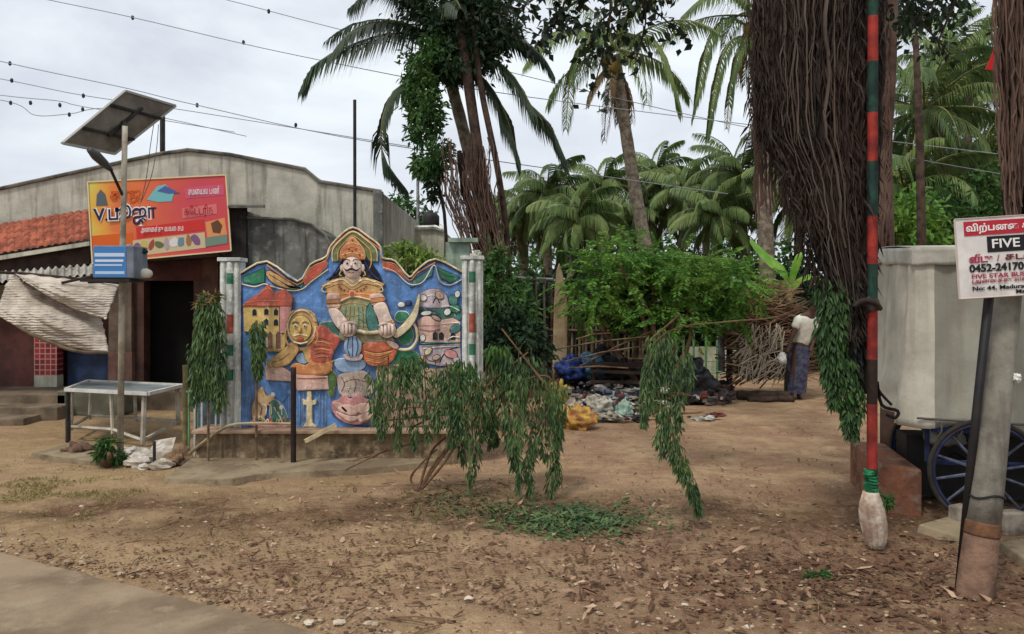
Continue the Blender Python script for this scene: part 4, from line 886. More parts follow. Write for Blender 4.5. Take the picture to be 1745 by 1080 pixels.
palm('coconut_palm', 'tall leaning coconut palm with pale ringed trunk behind the bright green bush', P(1150, gy(16), 16), pc2, .165, .115, 2.2, 11, palmC, .5, .055, cust, elmin=-15, cocos=8, dead=7, bend=-.1)
pc3 = P(1288, 40, 17)
cust = [([P(1285, 50, 17), P(1235, 30, 16.6), P(1205, 80, 16.4), P(1190, 150, 16.3), P(1180, 200, 16.3)], .5), ([P(1285, 60, 17), P(1245, 70, 16.5), P(1222, 130, 16.3), P(1205, 235, 16.2)], .42), ([P(1290, 60, 17), P(1262, 80, 16.5), P(1246, 140, 16.4), P(1238, 220, 16.3)], .36),
        ([P(1285, 30, 17), P(1240, -10, 16.6), P(1200, -5, 16.4), P(1160, 30, 16.3)], .55)]
palm('coconut_palm', 'coconut palm with straight pale trunk between the banana plant and the hanging roots', P(1316, gy(17), 17), pc3, .19, .15, 2.3, 12, palmA, .5, .055, cust, elmin=0, dead=3, cocos=5)
# ---- far palms
far = [(932, 338, 24, 2.1, 'broad far palm just right of the reddish hanging root bundle'), (1028, 322, 27, 2.1, 'far palm with spiky upright crown left of the leaning ringed trunk'), (1165, 335, 25, 2.3, 'far palm with its crown right of the leaning ringed trunk'),
       (1262, 305, 23, 2.3, 'far palm just left of the straight pale trunk'), (1222, 372, 22, 1.9, 'low palm crown above the right end of the bright green bush'), (985, 385, 21, 1.9, 'low palm crown above the left part of the bright green bush'),
       (1085, 372, 25, 2.0, 'low far palm directly left of the leaning ringed trunk'), (886, 372, 25, 1.9, 'far palm partly behind the reddish hanging root bundle'), (1362, 335, 22, 2.3, 'palm partly behind the big root curtain right of the straight pale trunk'),
       (1575, 195, 19, 3.0, 'large palm above the grey tarpaulin cart between the red pole and the leaning pole'), (1650, 120, 22, 2.8, 'highest palm crown at the right, beside the red pennant'), (1540, 330, 18, 2.3, 'palm with yellowish hanging fronds right behind the red and green pole'),
       (1665, 300, 20, 2.6, 'palm with long arching fronds behind the signboard'), (1600, 110, 26, 2.4, 'distant palm under the dark banyan twigs at top right'), (1760, 230, 21, 2.6, 'palm behind the right hand root bundle'),
       (978, 352, 30, 2.1, 'small hazy palm between the broad far palm and the spiky upright one'), (1118, 300, 31, 2.2, 'small distant palm crown showing directly right of the leaning trunk'), (1205, 325, 30, 2.1, 'small distant palm crown midway between the two pale trunks')]
for i, (px, py, D, Ln, lb) in enumerate(far):
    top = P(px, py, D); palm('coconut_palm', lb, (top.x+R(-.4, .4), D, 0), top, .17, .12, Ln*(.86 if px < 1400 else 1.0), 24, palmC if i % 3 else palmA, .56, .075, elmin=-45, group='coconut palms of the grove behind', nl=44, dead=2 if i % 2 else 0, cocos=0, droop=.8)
# ---- dense wood behind everything
wd = MB()
for i in range(60):
    px = -200+i*38+R(-10, 10); D = R(30, 40)
    hh = 395 if px > 640 else 400
    if px < 640: continue
    c_ = P(px, hh+R(0, 35)+(30 if px < 900 else 0), D); leafcloud(wd, (c_.x, c_.y, c_.z*.5), (1.4, 1.2, c_.z*.55), 520, .36, .16, 14)
for i in range(26):
    px = 1500+i*15; D = R(23, 27); top_ = R(150, 330) if i % 2 else R(280, 400); zt_ = P(0, top_, D).z
    leafcloud(wd, ((px-CX)/F*D, D, zt_*.52), (1.1, 1.0, zt_*.5), 900, .34, .13, 18)
tag(wd.build('far_grove', leafB), 'mass of far green trees behind the palms', 'grove', kind='stuff')
# undergrowth wall between the palms and the yard
ug = MB()
for i in range(70):
    px = 800+i*15; D = R(17.5, 21); z = R(1.6, 2.9); x = (px-CX)/F*D
    leafcloud(ug, (x, D, z*.5), (.9, .7, z*.55), 520, .22, .09, 12)
tag(ug.build('undergrowth', leafC), 'dark leafy undergrowth filling the gaps under the palms', 'undergrowth', kind='stuff')
bush('leafy_tree', 'small green tree behind the grey shop roof end', P(668, 385, 22), (1.0, .8, .9), 1600, .2, .09, leafB, 'tree')
for px, py, D, lb in ((1532, 400, 15, 'bright shrub directly behind the top edge of the tarpaulin cart'), (1605, 395, 16, 'bushy shrub in line with the left edge of the signboard'), (1700, 350, 17, 'dark shrub behind the signboard')):
    bush('shrub', lb, P(px, py, D), (.9, .7, .9), 2000, .17, .08, leafA if px < 1600 else leafB, 'shrub')
tk = MB(); tk.tube([sp3(1572, 14, 0), P(1570, 380, 14), P(1566, 200, 14), P(1560, 60, 14)], [.09, .08, .07, .05], 8)
ttree = thing('slender_tree', 'slender dark trunk standing between the red striped pole and the signboard', 'tree', sp3(1572, 14, 0)); tk.build('trunk', barkD, ttree, smooth=True)
m = MB(); leafcloud(m, P(1560, -10, 14), (1.1, .9, .7), 1500, .16, .07); m.build('crown', leafC, ttree)

# ---- bright bush in the middle : feathery canopy
bb = thing('feathery_bush', 'wide bright green feathery bush spreading over the rubbish heap', 'bush', sp3(1110, 12.6, 0))
m = MB(); tips = [P(x, y, R(12, 13)) for x, y in ((1000, 470), (1050, 440), (1110, 430), (1170, 450), (1230, 470), (1090, 500), (1180, 520))]; branches(m, sp3(1110, 12.6, 0), tips, .06, .015, .25); m.build('stem', stick, bb)
m = MB()
for (x, y, rx, rz, nn2) in ((1050, 436, .7, .22, 2200), (1120, 446, .85, .26, 3000), (1190, 458, .75, .3, 3000), (1250, 470, .32, .24, 1100), (1020, 480, .55, .4, 2200), (1095, 500, .8, .42, 3600), (1185, 505, .75, .42, 3400), (1255, 480, .45, .34, 1500), (990, 520, .35, .35, 900), (1140, 545, .7, .22, 1600), (1240, 525, .4, .25, 900)):
    D = R(12.2, 12.9); c_ = npv(P(x, y, D)); K = nn2//26
    # compound leaves: little rachises carrying rows of leaflets
    for k in range(K):
        u = NR.normal(size=3); u /= np.linalg.norm(u); p = c_+u*np.array([rx, .55, rz])*(.55+.45*NR.random())
        d = u*np.array([1, 1, .5])+NR.normal(size=3)*.5; d[2] -= .15; d /= np.linalg.norm(d); Lr = .28+.16*NR.random()
        t = np.linspace(0.1, 1, 13); cs = p+d*t[:, None]*Lr; cs[:, 2] -= (t**2)*.07
        s_ = np.cross(d, [0, 0, 1.]); s_ /= max(np.linalg.norm(s_), 1e-3)
        for q_ in (-1, 1): m.leaves(cs, s_*q_+d*.5+NR.normal(size=(13, 3))*.2-np.array([0, 0, .15]), .085, .034)
m.build('foliage', leafA, bb)
m = MB(); leafcloud(m, P(1120, 515, 13.1), (1.3, .4, .45), 2500, .13, .06); m.build('inner_foliage', leafC, bb)
# bushes around the columns and fence
bush('shrub', 'dark green shrub right of the painted column', P(862, 510, 10.5), (.42, .4, .62), 2600, .11, .045, leafB, 'shrub', base=sp3(865, 10.6, 0))
bush('shrub', 'light green shrub showing above the relief wall right shoulder', P(700, 452, 9.0), (.42, .25, .22), 1500, .09, .04, leafY, 'shrub', base=sp3(700, 9.0, 0))
bush('shrub', 'low dark shrub on the ground behind the right painted column', P(880, 590, 10), (.45, .4, .4), 2200, .11, .05, leafC, 'shrub', base=sp3(880, 10, 0))
bush('weed', 'small green weed at the foot of the solar lamp pole', sp3(186, 7.75, .13), (.14, .13, .16), 500, .08, .02, leafB, 'weed')
bush('weed', 'small grass tuft in front of the broom bundle', G(1398, 990)+Vector((0, 0, .02)), (.09, .06, .02), 220, .05, .012, leafB, 'weed', stems=1)
# banana plant
bn = thing('banana_plant', 'young banana plant with one long lit leaf above the brush heap', 'banana plant', sp3(1345, 14, 0))
m = MB(); m.tube([sp3(1345, 14, 0), P(1345, 480, 14)], [.1, .05], 8); m.build('stem', mat('banana_stem', S(120, 140, 70), S(90, 100, 50), 4, .6), bn, smooth=True)
def banleaf(pts, W_):
    m = MB(); q = crom(pts, 8); n_ = len(q)
    for i, p in enumerate(q):
        t = i/(n_-1); w_ = W_*math.sin(math.pi*min(1, t*.93+.03))**.6; tg = (q[min(i+1, n_-1)]-q[max(i-1, 0)]).normalized(); s_ = tg.cross(Vector((0, -.7, .7))).normalized()
        j = 1+.15*noise.noise(Vector((i*.9, 0, W_*9)))
        m.v += [tuple(p-s_*w_*j+Vector((0, 0, -.25*w_))), tuple(p), tuple(p+s_*w_*j+Vector((0, 0, -.25*w_)))]
    for i in range(n_-1):
        for k in range(2): a = i*3+k; m.f.append((a, a+1, a+4, a+3)); m.fm.append(0)
    m.build('leaf', leafBanana, bn)
banleaf([P(1345, 490, 14), P(1335, 460, 13.8), P(1305, 435, 13.7), P(1278, 408, 13.6)], .15)
banleaf([P(1348, 490, 14), P(1352, 465, 13.9), P(1360, 440, 13.8), P(1366, 430, 13.8)], .07)
banleaf([P(1348, 495, 14), P(1365, 475, 13.8), P(1388, 470, 13.6), P(1400, 490, 13.6)], .1)
banleaf([P(1343, 495, 14), P(1325, 480, 14.1), P(1305, 480, 14.1), P(1290, 492, 14.1)], .09)

# ---- banyan: overhead limb, aerial root curtains, leafy twigs
by = thing('banyan_tree', 'old banyan with dense brown curtains of hanging aerial roots in front of the cart', 'tree', (7.5, 6.2, 0))
m = MB(); m.tube(crom([(7.5, 6.2, 0), (7.3, 6.1, 2.4), (6.4, 5.9, 4.3), (4.2, 5.6, 5.0), (2.4, 5.5, 4.75), (1.2, 5.8, 4.7), (.2, 6.2, 4.95), (-1.2, 7.5, 6.0)], 5), list(np.linspace(.55, .07, 36)), 14); m.build('trunk', barkD, by, smooth=True)
m = MB(); m.tube(crom([(2.4, 5.5, 4.75), (1.8, 8.0, 6.2), (.5, 11, 7.4), (-.6, 12.6, 8.2)], 5), list(np.linspace(.22, .09, 16)), 10); m.tube(crom([(4.2, 5.6, 5.0), (4.6, 4.8, 4.6), (4.0, 4.6, 4.3)], 5), list(np.linspace(.2, .1, 11)), 8); m.build('limb', barkD, by, smooth=True)
DR = 5.45
LE = [(-120, 1278), (0, 1282), (130, 1284), (230, 1292), (300, 1335), (380, 1362), (440, 1378), (500, 1405), (545, 1425)]
RE = [(-120, 1512), (0, 1505), (200, 1498), (450, 1490), (545, 1478)]
def edge(E, y): return float(np.interp(y, [e[0] for e in E], [e[1] for e in E]))
def rootpath(fu, y0, y1, D, E1=LE, E2=RE, wob=9, ph=None, k=26):
    out = []; ph = R(0, 50) if ph is None else ph
    for i in range(k+1):
        y = y0+(y1-y0)*i/k; a, b_ = edge(E1, y), edge(E2, y)
        x = a+(b_-a)*fu+wob*noise.noise(Vector((y*.012, ph, 0)))+wob*.55*noise.noise(Vector((y*.04, ph, 7)))
        out.append(P(x, y, D+.06*noise.noise(Vector((y*.01, ph, 3)))))
    return out
core = MB()
for sx, wf in ((.30, .18), (.52, .2), (.74, .2), (.9, .12)):
    pts = []; rs = []
    for i in range(34):
        y = -120+i*17.5; a, b_ = edge(LE, y), edge(RE, y); w_ = (b_-a)
        pts.append(P(a+w_*sx+5*noise.noise(Vector((y*.02, sx*9, 0))), y, DR+.06)); rs.append(max(.02, w_*wf/F*DR*(1+.25*noise.noise(Vector((y*.03, sx*20, 2))))*(1 if y > 0 else 1)))
    core.tube(pts, rs, 14)
core.build('root_mass', rootCore, by, smooth=True)
for part in range(3):
    m = MB()
    for i in range(230 if part != 1 else 34):
        fu = min(1, max(0, R(0, 1))); dd = math.sin(math.pi*fu)
        y1 = R(300, 560) if i % 3 else R(420, 600)
        if fu < .18: y1 = min(y1, 330+R(-60, 120))
        pts = rootpath(fu, -120, y1, DR-.16*dd-R(-.02, .07)-(.05 if part == 1 else 0), wob=R(4, 15)); r = R(.0022, .0065) if i % 9 else R(.007, .015)
        m.tube(pts, [r*(1.1-.5*t/26) for t in range(27)], 5)
    m.build('aerial_root_cluster', [rootM, rootL, rootM][part], by)
# loose reddish tuft at the left edge
m = MB()
for i in range(60):
    f_ = R(0, 1); pts = [P(1284+f_*40+8*noise.noise(Vector((y*.02, i, 0)))+(y-120)*.09*f_, y, DR+.1) for y in np.linspace(-100, R(240, 380), 20)]; m.tube(pts, R(.003, .008), 4)
m.build('aerial_root_cluster', rootR, by)
# fringe of fine side rootlets and dead leaves clinging to the curtain
m = MB(); cs = []
for i in range(5200):
    y = R(-60, 560); a, b_ = edge(LE, y), edge(RE, y); cs.append(npv(P(a+(b_-a)*R(-.06, 1.0), y, DR-R(.02, .24))))
cs = np.array(cs); m.leaves(cs, np.stack([NR.normal(size=5200)*.38, NR.normal(size=5200)*.3-.2, -np.ones(5200)], 1), .05+.12*NR.random(5200), .003+.016*NR.random(5200)**3); m.build('clinging_debris', rootM, by)
# right-hand root bundle
LE2 = [(-120, 1692), (60, 1694), (150, 1700), (250, 1702), (340, 1708), (380, 1716)]; RE2 = [(-120, 1850), (380, 1800)]
m = MB()
for i in range(4):
    m.tube(rootpath(.2+.2*i, -120, 370, 4.75, LE2, RE2, 4, k=20), .06, 9)
m.build('root_mass', rootCore, by, smooth=True)
m = MB()
for i in range(110):
    fu = R(0, 1); m.tube(rootpath(fu, -120, R(270, 400), 4.68-R(0, .08), LE2, RE2, R(4, 13)), R(.002, .007), 5)
m.build('aerial_root_cluster', rootR, by)
# prop root falling behind the cart
m = MB(); m.tube(crom([P(1520, -160, 8.5), P(1516, 100, 8.5), P(1508, 260, 8.5), P(1512, 420, 8.5), (P(1512, 420, 8.5).x, 8.5, 0)], 6), .075, 9)
for i in range(14): m.tube([P(1508+R(-10, 10)+5*noise.noise(Vector((y*.02, i, 0))), y, 8.42) for y in np.linspace(-150, R(380, 470), 16)], R(.006, .014), 5)
m.build('prop_root', rootR, by, smooth=True)
# leafy twigs
def twig(m, mw, pts, D, n, L=.085, W=.05, sp=.12):
    q = crom([P(x, y, D+R(-.15, .15)) for x, y in pts], 5); mw.tube(q, list(np.linspace(.014, .004, len(q))), 5)
    Q = np.array([npv(p) for p in q]); k = NR.integers(0, len(Q), n); cs = Q[k]+NR.normal(size=(n, 3))*sp*.55
    m.leaves(cs, NR.normal(size=(n, 3))*.7-np.array([0, 0, .45]), L*(.6+.6*NR.random(n)), W*(.8+.5*NR.random(n)))
m = MB(); mw = MB()
for pts, n_ in (([(1180, -90), (1090, -20), (1020, 40), (1000, 90)], 150), ([(1180, -90), (1110, 0), (1130, 30), (1165, 62)], 80), ([(1100, -60), (1000, -10), (940, 40), (925, 80)], 170), ([(1040, -60), (1040, 20), (1030, 80), (1008, 165)], 110), ([(1000, -60), (960, 10), (975, 60)], 110), ([(980, -60), (900, 5), (860, 30)], 120), ([(1150, -80), (1080, -5), (1065, 60)], 90), ([(1050, -60), (1100, 20), (1080, 110)], 60)):
    twig(m, mw, pts, 6.2, int(n_*.9))
for pts, n_ in (([(1660, -80), (1600, -10), (1560, 40)], 60), ([(1660, -80), (1620, 20), (1600, 70), (1605, 85)], 70), ([(1580, -60), (1540, 20), (1535, 60)], 60), ([(1560, 30), (1590, 60), (1620, 92)], 36), ([(1520, -50), (1540, 10)], 40)):
    twig(m, mw, pts, 6.0, n_, .07, .04)
m.build('twig_foliage', leafBan, by); mw.build('twigs', barkD, by)
# vine and dark foliage wrapped round the first palm + reddish roots near it
vn = thing('climbing_vine', 'leafy green climber draped down the dark coconut palm crown', 'vine', P(735, gy(12.8), 12.8))
m = MB(); mw = MB()
mw.tube(crom([P(745, gy(12.8), 12.8), P(760, 400, 12.8), P(735, 250, 12.8), P(740, 60, 12.8), P(780, -60, 12.8)], 5), .03, 6)
for x, y, rx, rz, nn2, mt_ in ((770, 10, .8, .5, 1500, 1), (810, 60, .6, .5, 1100, 1), (735, 110, .4, .35, 800, 0), (725, 200, .28, .4, 560, 0), (735, 260, .3, .35, 520, 0), (745, 320, .14, .2, 120, 1), (800, 110, .45, .3, 500, 1), (850, 40, .45, .4, 600, 1), (720, 150, .2, .4, 320, 0)):
    m.m = mt_; leafcloud(m, P(x, y, 12.6), (rx, .4, rz), int(nn2*1.9), .12, .05, cr=.4)
m.build('foliage', [leafB, leafC], vn); mw.build('stem', barkD, vn)
ar = thing('hanging_root_bundle', 'reddish bundle of hanging aerial roots beside the dark coconut palm trunk', 'aerial roots', P(815, gy(12.4), 12.4))
LE3 = [(150, 770), (250, 752), (330, 758), (380, 778), (440, 795), (470, 808)]; RE3 = [(150, 815), (250, 848), (330, 852), (400, 862), (470, 874)]
m = MB(); [m.tube(rootpath(s_, 260, 470, 12.45, LE3, RE3, 6, k=16), .07, 9) for s_ in (.35, .65)]; m.build('root_mass', rootCore, ar, smooth=True)
m = MB()
for i in range(105): m.tube(rootpath(R(0, 1), R(225, 340), R(370, 480), 12.3-R(0, .18), LE3, RE3, R(5, 14), k=22), R(.003, .011), 5)
m.build('root_strands', rootR, ar)
m = MB(); [m.tube(crom([P(x0, -70, 12.4), P(x1, 120, 12.4), P(x2, 300, 12.4), P(x3, 440, 12.5), sp3(x3+5, 12.6, 0)], 6), r_, 8) for x0, x1, x2, x3, r_ in ((770, 795, 822, 848, .085), (800, 815, 850, 866, .05))]; m.build('prop_stem', barkD, ar, smooth=True)
# ------------------------------------------------------------------ hanging / cut leafy branches in the foreground
gr_mat = [leafD]
cb = thing('drooping_sapling', 'cut sapling with thin bare stems and long drooping dark green leaf strands', 'sapling', G(712, 838))
b0 = G(712, 840); m = MB()
def stems(m, lst, D, r=.014):
    for pts in lst:
        q = crom([P(x, y, D+.0) if i else b0 for i, (x, y) in enumerate(pts)], 5); m.tube(q, list(np.linspace(r, r*.45, len(q))), 6)
stems(m, [[(712, 840), (740, 790), (770, 745), (760, 690), (720, 640), (660, 622)], [(712, 840), (752, 795), (780, 750), (800, 690), (850, 640), (900, 600)], [(712, 840), (745, 790), (790, 735), (860, 665), (920, 640), (945, 650)], [(712, 840), (700, 815), (718, 790), (745, 765)], [(712, 840), (735, 770), (768, 730), (760, 660)]], 6.75)
for a, b_ in (((620, 720), (770, 705)), ((590, 800), (660, 765)), ((600, 785), (720, 750)), ((855, 560), (925, 650)), ((860, 640), (700, 730))): m.tube([P(*a, 6.8), P(*b_, 6.7)], [.006, .011], 5)
m.build('stem', mat('sapling_stem', S(120, 92, 66), S(84, 56, 42), 6, .8), cb)
for grp, n_, mm_ in (([(645, 628, 640, 720, .09), (662, 615, 655, 745, .09), (682, 610, 680, 765, .08), (700, 612, 705, 760, .09), (722, 615, 726, 745, .09), (742, 625, 748, 735, .09), (765, 640, 766, 755, .10), (760, 625, 775, 700, .08)], 330, 0),
                     ([(790, 665, 792, 790, .10), (803, 690, 806, 824, .085), (818, 640, 822, 745, .10), (838, 625, 838, 760, .09), (830, 690, 848, 752, .06), (780, 640, 785, 740, .1), (800, 630, 815, 700, .1)], 330, 0),
                     ([(860, 605, 862, 760, .10), (884, 600, 878, 800, .09), (880, 700, 885, 836, .05), (905, 600, 905, 790, .10), (925, 625, 930, 780, .10), (942, 640, 944, 800, .09), (935, 740, 940, 868, .08), (905, 740, 900, 838, .04), (950, 660, 950, 760, .08), (870, 610, 895, 700, .12)], 380, 0)):
    m = MB(); mst = MB()
    for x0, y0, x1, y1, s_ in grp:
        D = R(6.45, 6.85) if y1 < 820 else R(6.3, 6.5)
        strand(m, P(x0, y0, D), P(x1, y1, D), int(n_*.62), .068, .018, s_*.9)
        mst.tube([P(x0, y0-8, D), P((x0+x1)/2+2, (y0+y1)/2, D), P(x1, y1-18, D)], [.007, .005, .003], 4)
    m.build('leaf_strands', leafD, cb); mst.build('hanging_stems', mat('hang_stem', S(84, 84, 60), S(60, 52, 40), 6, .8), cb)
m = MB(); strand(m, P(850, 585, 6.8), P(862, 640, 6.8), 250, .08, .02, .1); strand(m, P(790, 610, 6.8), P(780, 660, 6.8), 250, .08, .02, .12); strand(m, P(700, 605, 6.8), P(690, 650, 6.8), 250, .08, .02, .12); m.build('leaf_strands', leafB, cb)

hb = thing('hanging_branch', 'long leafy branch hanging alone over the open yard, right of the drooping sapling', 'branch', G(1188, 890)+Vector((0, 0, 0)))
m = MB(); m.tube(crom([P(1400, 500, 5.5), P(1330, 538, 5.5), P(1240, 548, 5.5), P(1150, 560, 5.6), P(1110, 600, 5.6), P(1125, 680, 5.6), P(1170, 800, 5.6)], 5), list(np.linspace(.006, .005, 31)), 5); m.tube([P(1160, 535, 5.6), P(1095, 590, 5.6)], .007, 5); m.build('stem', MAT['sapling_stem'], hb)
m = MB()
for x0, y0, x1, y1, s_, n_ in ((1130, 555, 1100, 700, .10, 420), (1115, 570, 1092, 725, .07, 300), (1150, 570, 1150, 720, .09, 360), (1140, 600, 1125, 740, .08, 360), (1135, 690, 1160, 810, .07, 340), (1150, 740, 1185, 870, .06, 380), (1165, 790, 1188, 876, .04, 160), (1130, 700, 1125, 775, .05, 160), (1170, 600, 1172, 660, .05, 120)):
    strand(m, P(x0, y0, 5.6), P(x1, y1, 5.6), int(n_*.75), .062, .016, s_)
m.build('leaf_strands', leafD, hb)
h2 = thing('leaf_bundle', 'green leafy bundle with dark rags tied beside the red and green striped pole', 'leaf bundle', P(1440, 740, 5.3))
m = MB()
for x0, y0, x1, y1, s_, n_ in ((1416, 490, 1412, 650, .085, 800), (1405, 530, 1402, 620, .045, 260), (1415, 500, 1425, 690, .10, 800), (1435, 600, 1448, 740, .07, 500), (1455, 640, 1458, 742, .05, 300), (1410, 470, 1410, 560, .09, 300)):
    strand(m, P(x0, y0, 5.25), P(x1, y1, 5.25), n_, .06, .02, s_)
m.build('leaf_strands', mat('leaf_bundle', S(78, 118, 56), S(20, 44, 26), 5, .6, island=True, c3=S(60, 84, 48), transl=.12), h2)
m = MB()
for x0, y0, x1, y1, s_, n_ in ((1445, 480, 1450, 640, .08, 700), (1465, 480, 1462, 650, .06, 400), (1430, 440, 1440, 560, .09, 500)): strand(m, P(x0, y0, 5.32), P(x1, y1, 5.32), n_, .08, .03, s_)
m.build('withered_leaves', mat('withered', S(46, 50, 48), S(26, 30, 34), 3, .8, island=True, c3=S(60, 60, 54)), h2)
m = MB(); [m.tube(crom([P(x, 440, 5.36), P(x+4, 520, 5.36), P(x+R(-8, 8), 600, 5.34), P(x+R(-12, 12), R(640, 690), 5.3)], 4), [.03*(1-.05*k) for k in range(13)], 7) for x in (1432, 1446, 1460, 1468)]; m.build('rag_core', rootCore, h2, smooth=True)
# bundles tied beside the relief wall
for x, y0, y1, D, w_, lb in ((355, 497, 700, 7.75, .12, 'leafy bundle tied upright beside the left painted column'), (437, 540, 665, 7.8, .05, 'narrow leafy bundle hanging over the painted palace')):
    t = thing('leaf_bundle', lb, 'leaf bundle', sp3(x, D, 0 if x < 400 else P(0, 745, D).z), 'leafy bundles tied along the relief wall')
    m = MB(); m.tube([sp3(x, D, 0), P(x, y0+6, D)], .014, 6); m.build('stem', stick, t)
    m = MB(); k = 5 if x < 400 else 2
    for i in range(k):
        xx = x+(i-(k-1)/2)*(13 if k > 2 else 8); strand(m, P(x+(xx-x)*.4, y0+abs(i-(k-1)/2)*8, D+R(-.05, .05)), P(xx, y1-R(0, 30), D), 420 if k > 2 else 340, .085, .022, .08 if k > 2 else .06)
    m.build('leaf_strands', leafD, t)
    if x < 400:
        m = MB(); leafcloud(m, P(x, y0+12, D), (.08, .08, .07), 180, .08, .02); m.build('brown_tips', mat('brown_leaf', S(120, 104, 56), S(90, 80, 48), 3, .8, island=True), t)

# ------------------------------------------------------------------ red and green striped pole with broom bundle
fp = thing('striped_pole', 'tall pole painted in red and dark green bands with a broom bundle at its foot', 'pole', G(1490, 925))
DP = 5.2
red = mat('pole_red', S(164, 54, 44), S(116, 38, 34), 7, .75, .25, 40, streak=.7, sc=S(70, 34, 30)); dgr = mat('pole_green', S(34, 68, 56), S(20, 36, 34), 7, .75, .25, 40, streak=.6)
bands = [(-140, 'g'), (28, 'r'), (105, 'g'), (192, 'r'), (275, 'g'), (368, 'r'), (450, 'g'), (522, 'r'), (612, 'k'), (688, 'r'), (798, 'g'), (900, None)]
for i in range(len(bands)-1):
    y0, c_ = bands[i]; y1 = bands[i+1][0]; fx = lambda y: 1486+(1-y/800)*1.5
    m = MB(); m.tube([P(fx(y0), y0, DP), P(fx(y1), y1, DP)], .034, 14, cap=False); m.build('band', {'r': red, 'g': dgr, 'k': woodD}[c_], fp, smooth=True)
m = MB(); m.blob(P(1483, 520, DP-.01), (.06, .05, .055), 3, .3, 2, 14, 10, flat=False); m.tube(crom([P(1455, 522, DP-.03), P(1470, 512, DP-.06), P(1492, 516, DP-.07), P(1500, 526, DP-.03)], 4), .018, 6); m.build('cloth_knot', mat('knot', S(90, 78, 68), S(50, 42, 40), 8, .9), fp, smooth=True)
m = MB(); m.tube([P(1484+R(-2, 2), 800+i*1.6, DP) for i in range(32)], [.042+.008*math.sin(i*1.9) for i in range(32)], 12); m.build('green_tape', mat('green_tape', S(40, 128, 78), S(24, 80, 56), 12, .5), fp)
m = MB()
for k in range(9):
    a = k*.7; m.tube(crom([P(1484, 838, DP)+Vector((.03*math.cos(a), .03*math.sin(a), 0)), P(1486, 870, DP)+Vector((.055*math.cos(a), .05*math.sin(a), 0)), P(1491, 905, DP)+Vector((.055*math.cos(a), .05*math.sin(a), 0)), P(1493, 934, DP)+Vector((.035*math.cos(a), .03*math.sin(a), 0))], 5), [.022, .024, .026, .03, .032, .033, .033, .033, .033, .032, .03, .028, .026, .022, .016, .012], 8)
m.build('broom_bundle', mat('broom_cloth', S(206, 190, 172), S(150, 124, 106), 9, .95, .5, 40, c3=S(178, 152, 132)), fp, smooth=True)
m = MB(); leafcloud(m, P(1508, 845, DP-.02), (.035, .04, .06), 70, .05, .02); m.build('green_scrap', leafB, fp)
m = MB(); m.tube(crom([P(1495, 650, 5.3), P(1503, 690, 5.3), P(1530, 700, 5.3), P(1525, 712, 5.3), P(1510, 706, 5.3)], 4), .012, 5); m.tube(crom([P(1488, 618, 5.3), P(1495, 660, 5.3), P(1520, 690, 5.25)], 4), .01, 5); tag(m.build('dangling_rope', rootCore), 'dark rope end dangling between the striped pole and the tarpaulin', 'rope')

# ------------------------------------------------------------------ tarpaulin covered cart
ct = thing('tarpaulin_cart', 'hand cart covered with a grey tarpaulin, standing on blue spoked wheels', 'cart', (4.2, 6.2, 0))
ang = math.radians(-12); cx_, cy_ = 3.12, 5.9; ex = Vector((math.cos(ang), math.sin(ang), 0)); ey = Vector((-math.sin(ang), math.cos(ang), 0)); Wc, Dc = 2.3, 1.15
def cp(a, b_, z): return Vector((cx_, cy_, 0))+ex*a+ey*b_+Vector((0, 0, z))
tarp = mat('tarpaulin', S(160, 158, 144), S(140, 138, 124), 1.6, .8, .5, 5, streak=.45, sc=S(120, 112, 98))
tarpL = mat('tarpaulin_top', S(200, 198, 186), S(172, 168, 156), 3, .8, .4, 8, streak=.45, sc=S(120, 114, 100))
m = MB(); per = [(0, Dc), (0, 0), (Wc, 0), (Wc, Dc)]
segs = []
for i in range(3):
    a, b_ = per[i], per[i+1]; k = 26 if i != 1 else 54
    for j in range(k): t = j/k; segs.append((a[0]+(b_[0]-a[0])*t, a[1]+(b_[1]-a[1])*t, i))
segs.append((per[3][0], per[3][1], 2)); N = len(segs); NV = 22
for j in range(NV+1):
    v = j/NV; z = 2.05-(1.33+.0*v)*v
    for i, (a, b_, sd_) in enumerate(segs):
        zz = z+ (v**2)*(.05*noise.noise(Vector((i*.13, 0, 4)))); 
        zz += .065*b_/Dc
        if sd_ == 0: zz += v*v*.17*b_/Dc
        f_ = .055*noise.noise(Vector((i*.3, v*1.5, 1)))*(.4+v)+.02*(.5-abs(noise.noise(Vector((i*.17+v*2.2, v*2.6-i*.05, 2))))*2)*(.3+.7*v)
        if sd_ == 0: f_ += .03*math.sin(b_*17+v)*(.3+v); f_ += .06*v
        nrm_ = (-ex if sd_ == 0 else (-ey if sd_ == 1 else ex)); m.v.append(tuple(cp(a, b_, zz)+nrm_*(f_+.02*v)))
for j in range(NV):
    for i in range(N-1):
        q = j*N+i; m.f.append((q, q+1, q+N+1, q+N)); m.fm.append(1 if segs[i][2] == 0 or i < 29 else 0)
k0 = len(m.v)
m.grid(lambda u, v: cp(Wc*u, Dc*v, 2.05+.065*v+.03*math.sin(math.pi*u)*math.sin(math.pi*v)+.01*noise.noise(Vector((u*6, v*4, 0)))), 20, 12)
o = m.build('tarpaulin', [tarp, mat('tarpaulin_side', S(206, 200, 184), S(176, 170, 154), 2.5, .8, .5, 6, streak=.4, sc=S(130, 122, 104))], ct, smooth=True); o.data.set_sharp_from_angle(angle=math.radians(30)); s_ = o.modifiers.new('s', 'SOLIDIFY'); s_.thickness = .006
m = MB()
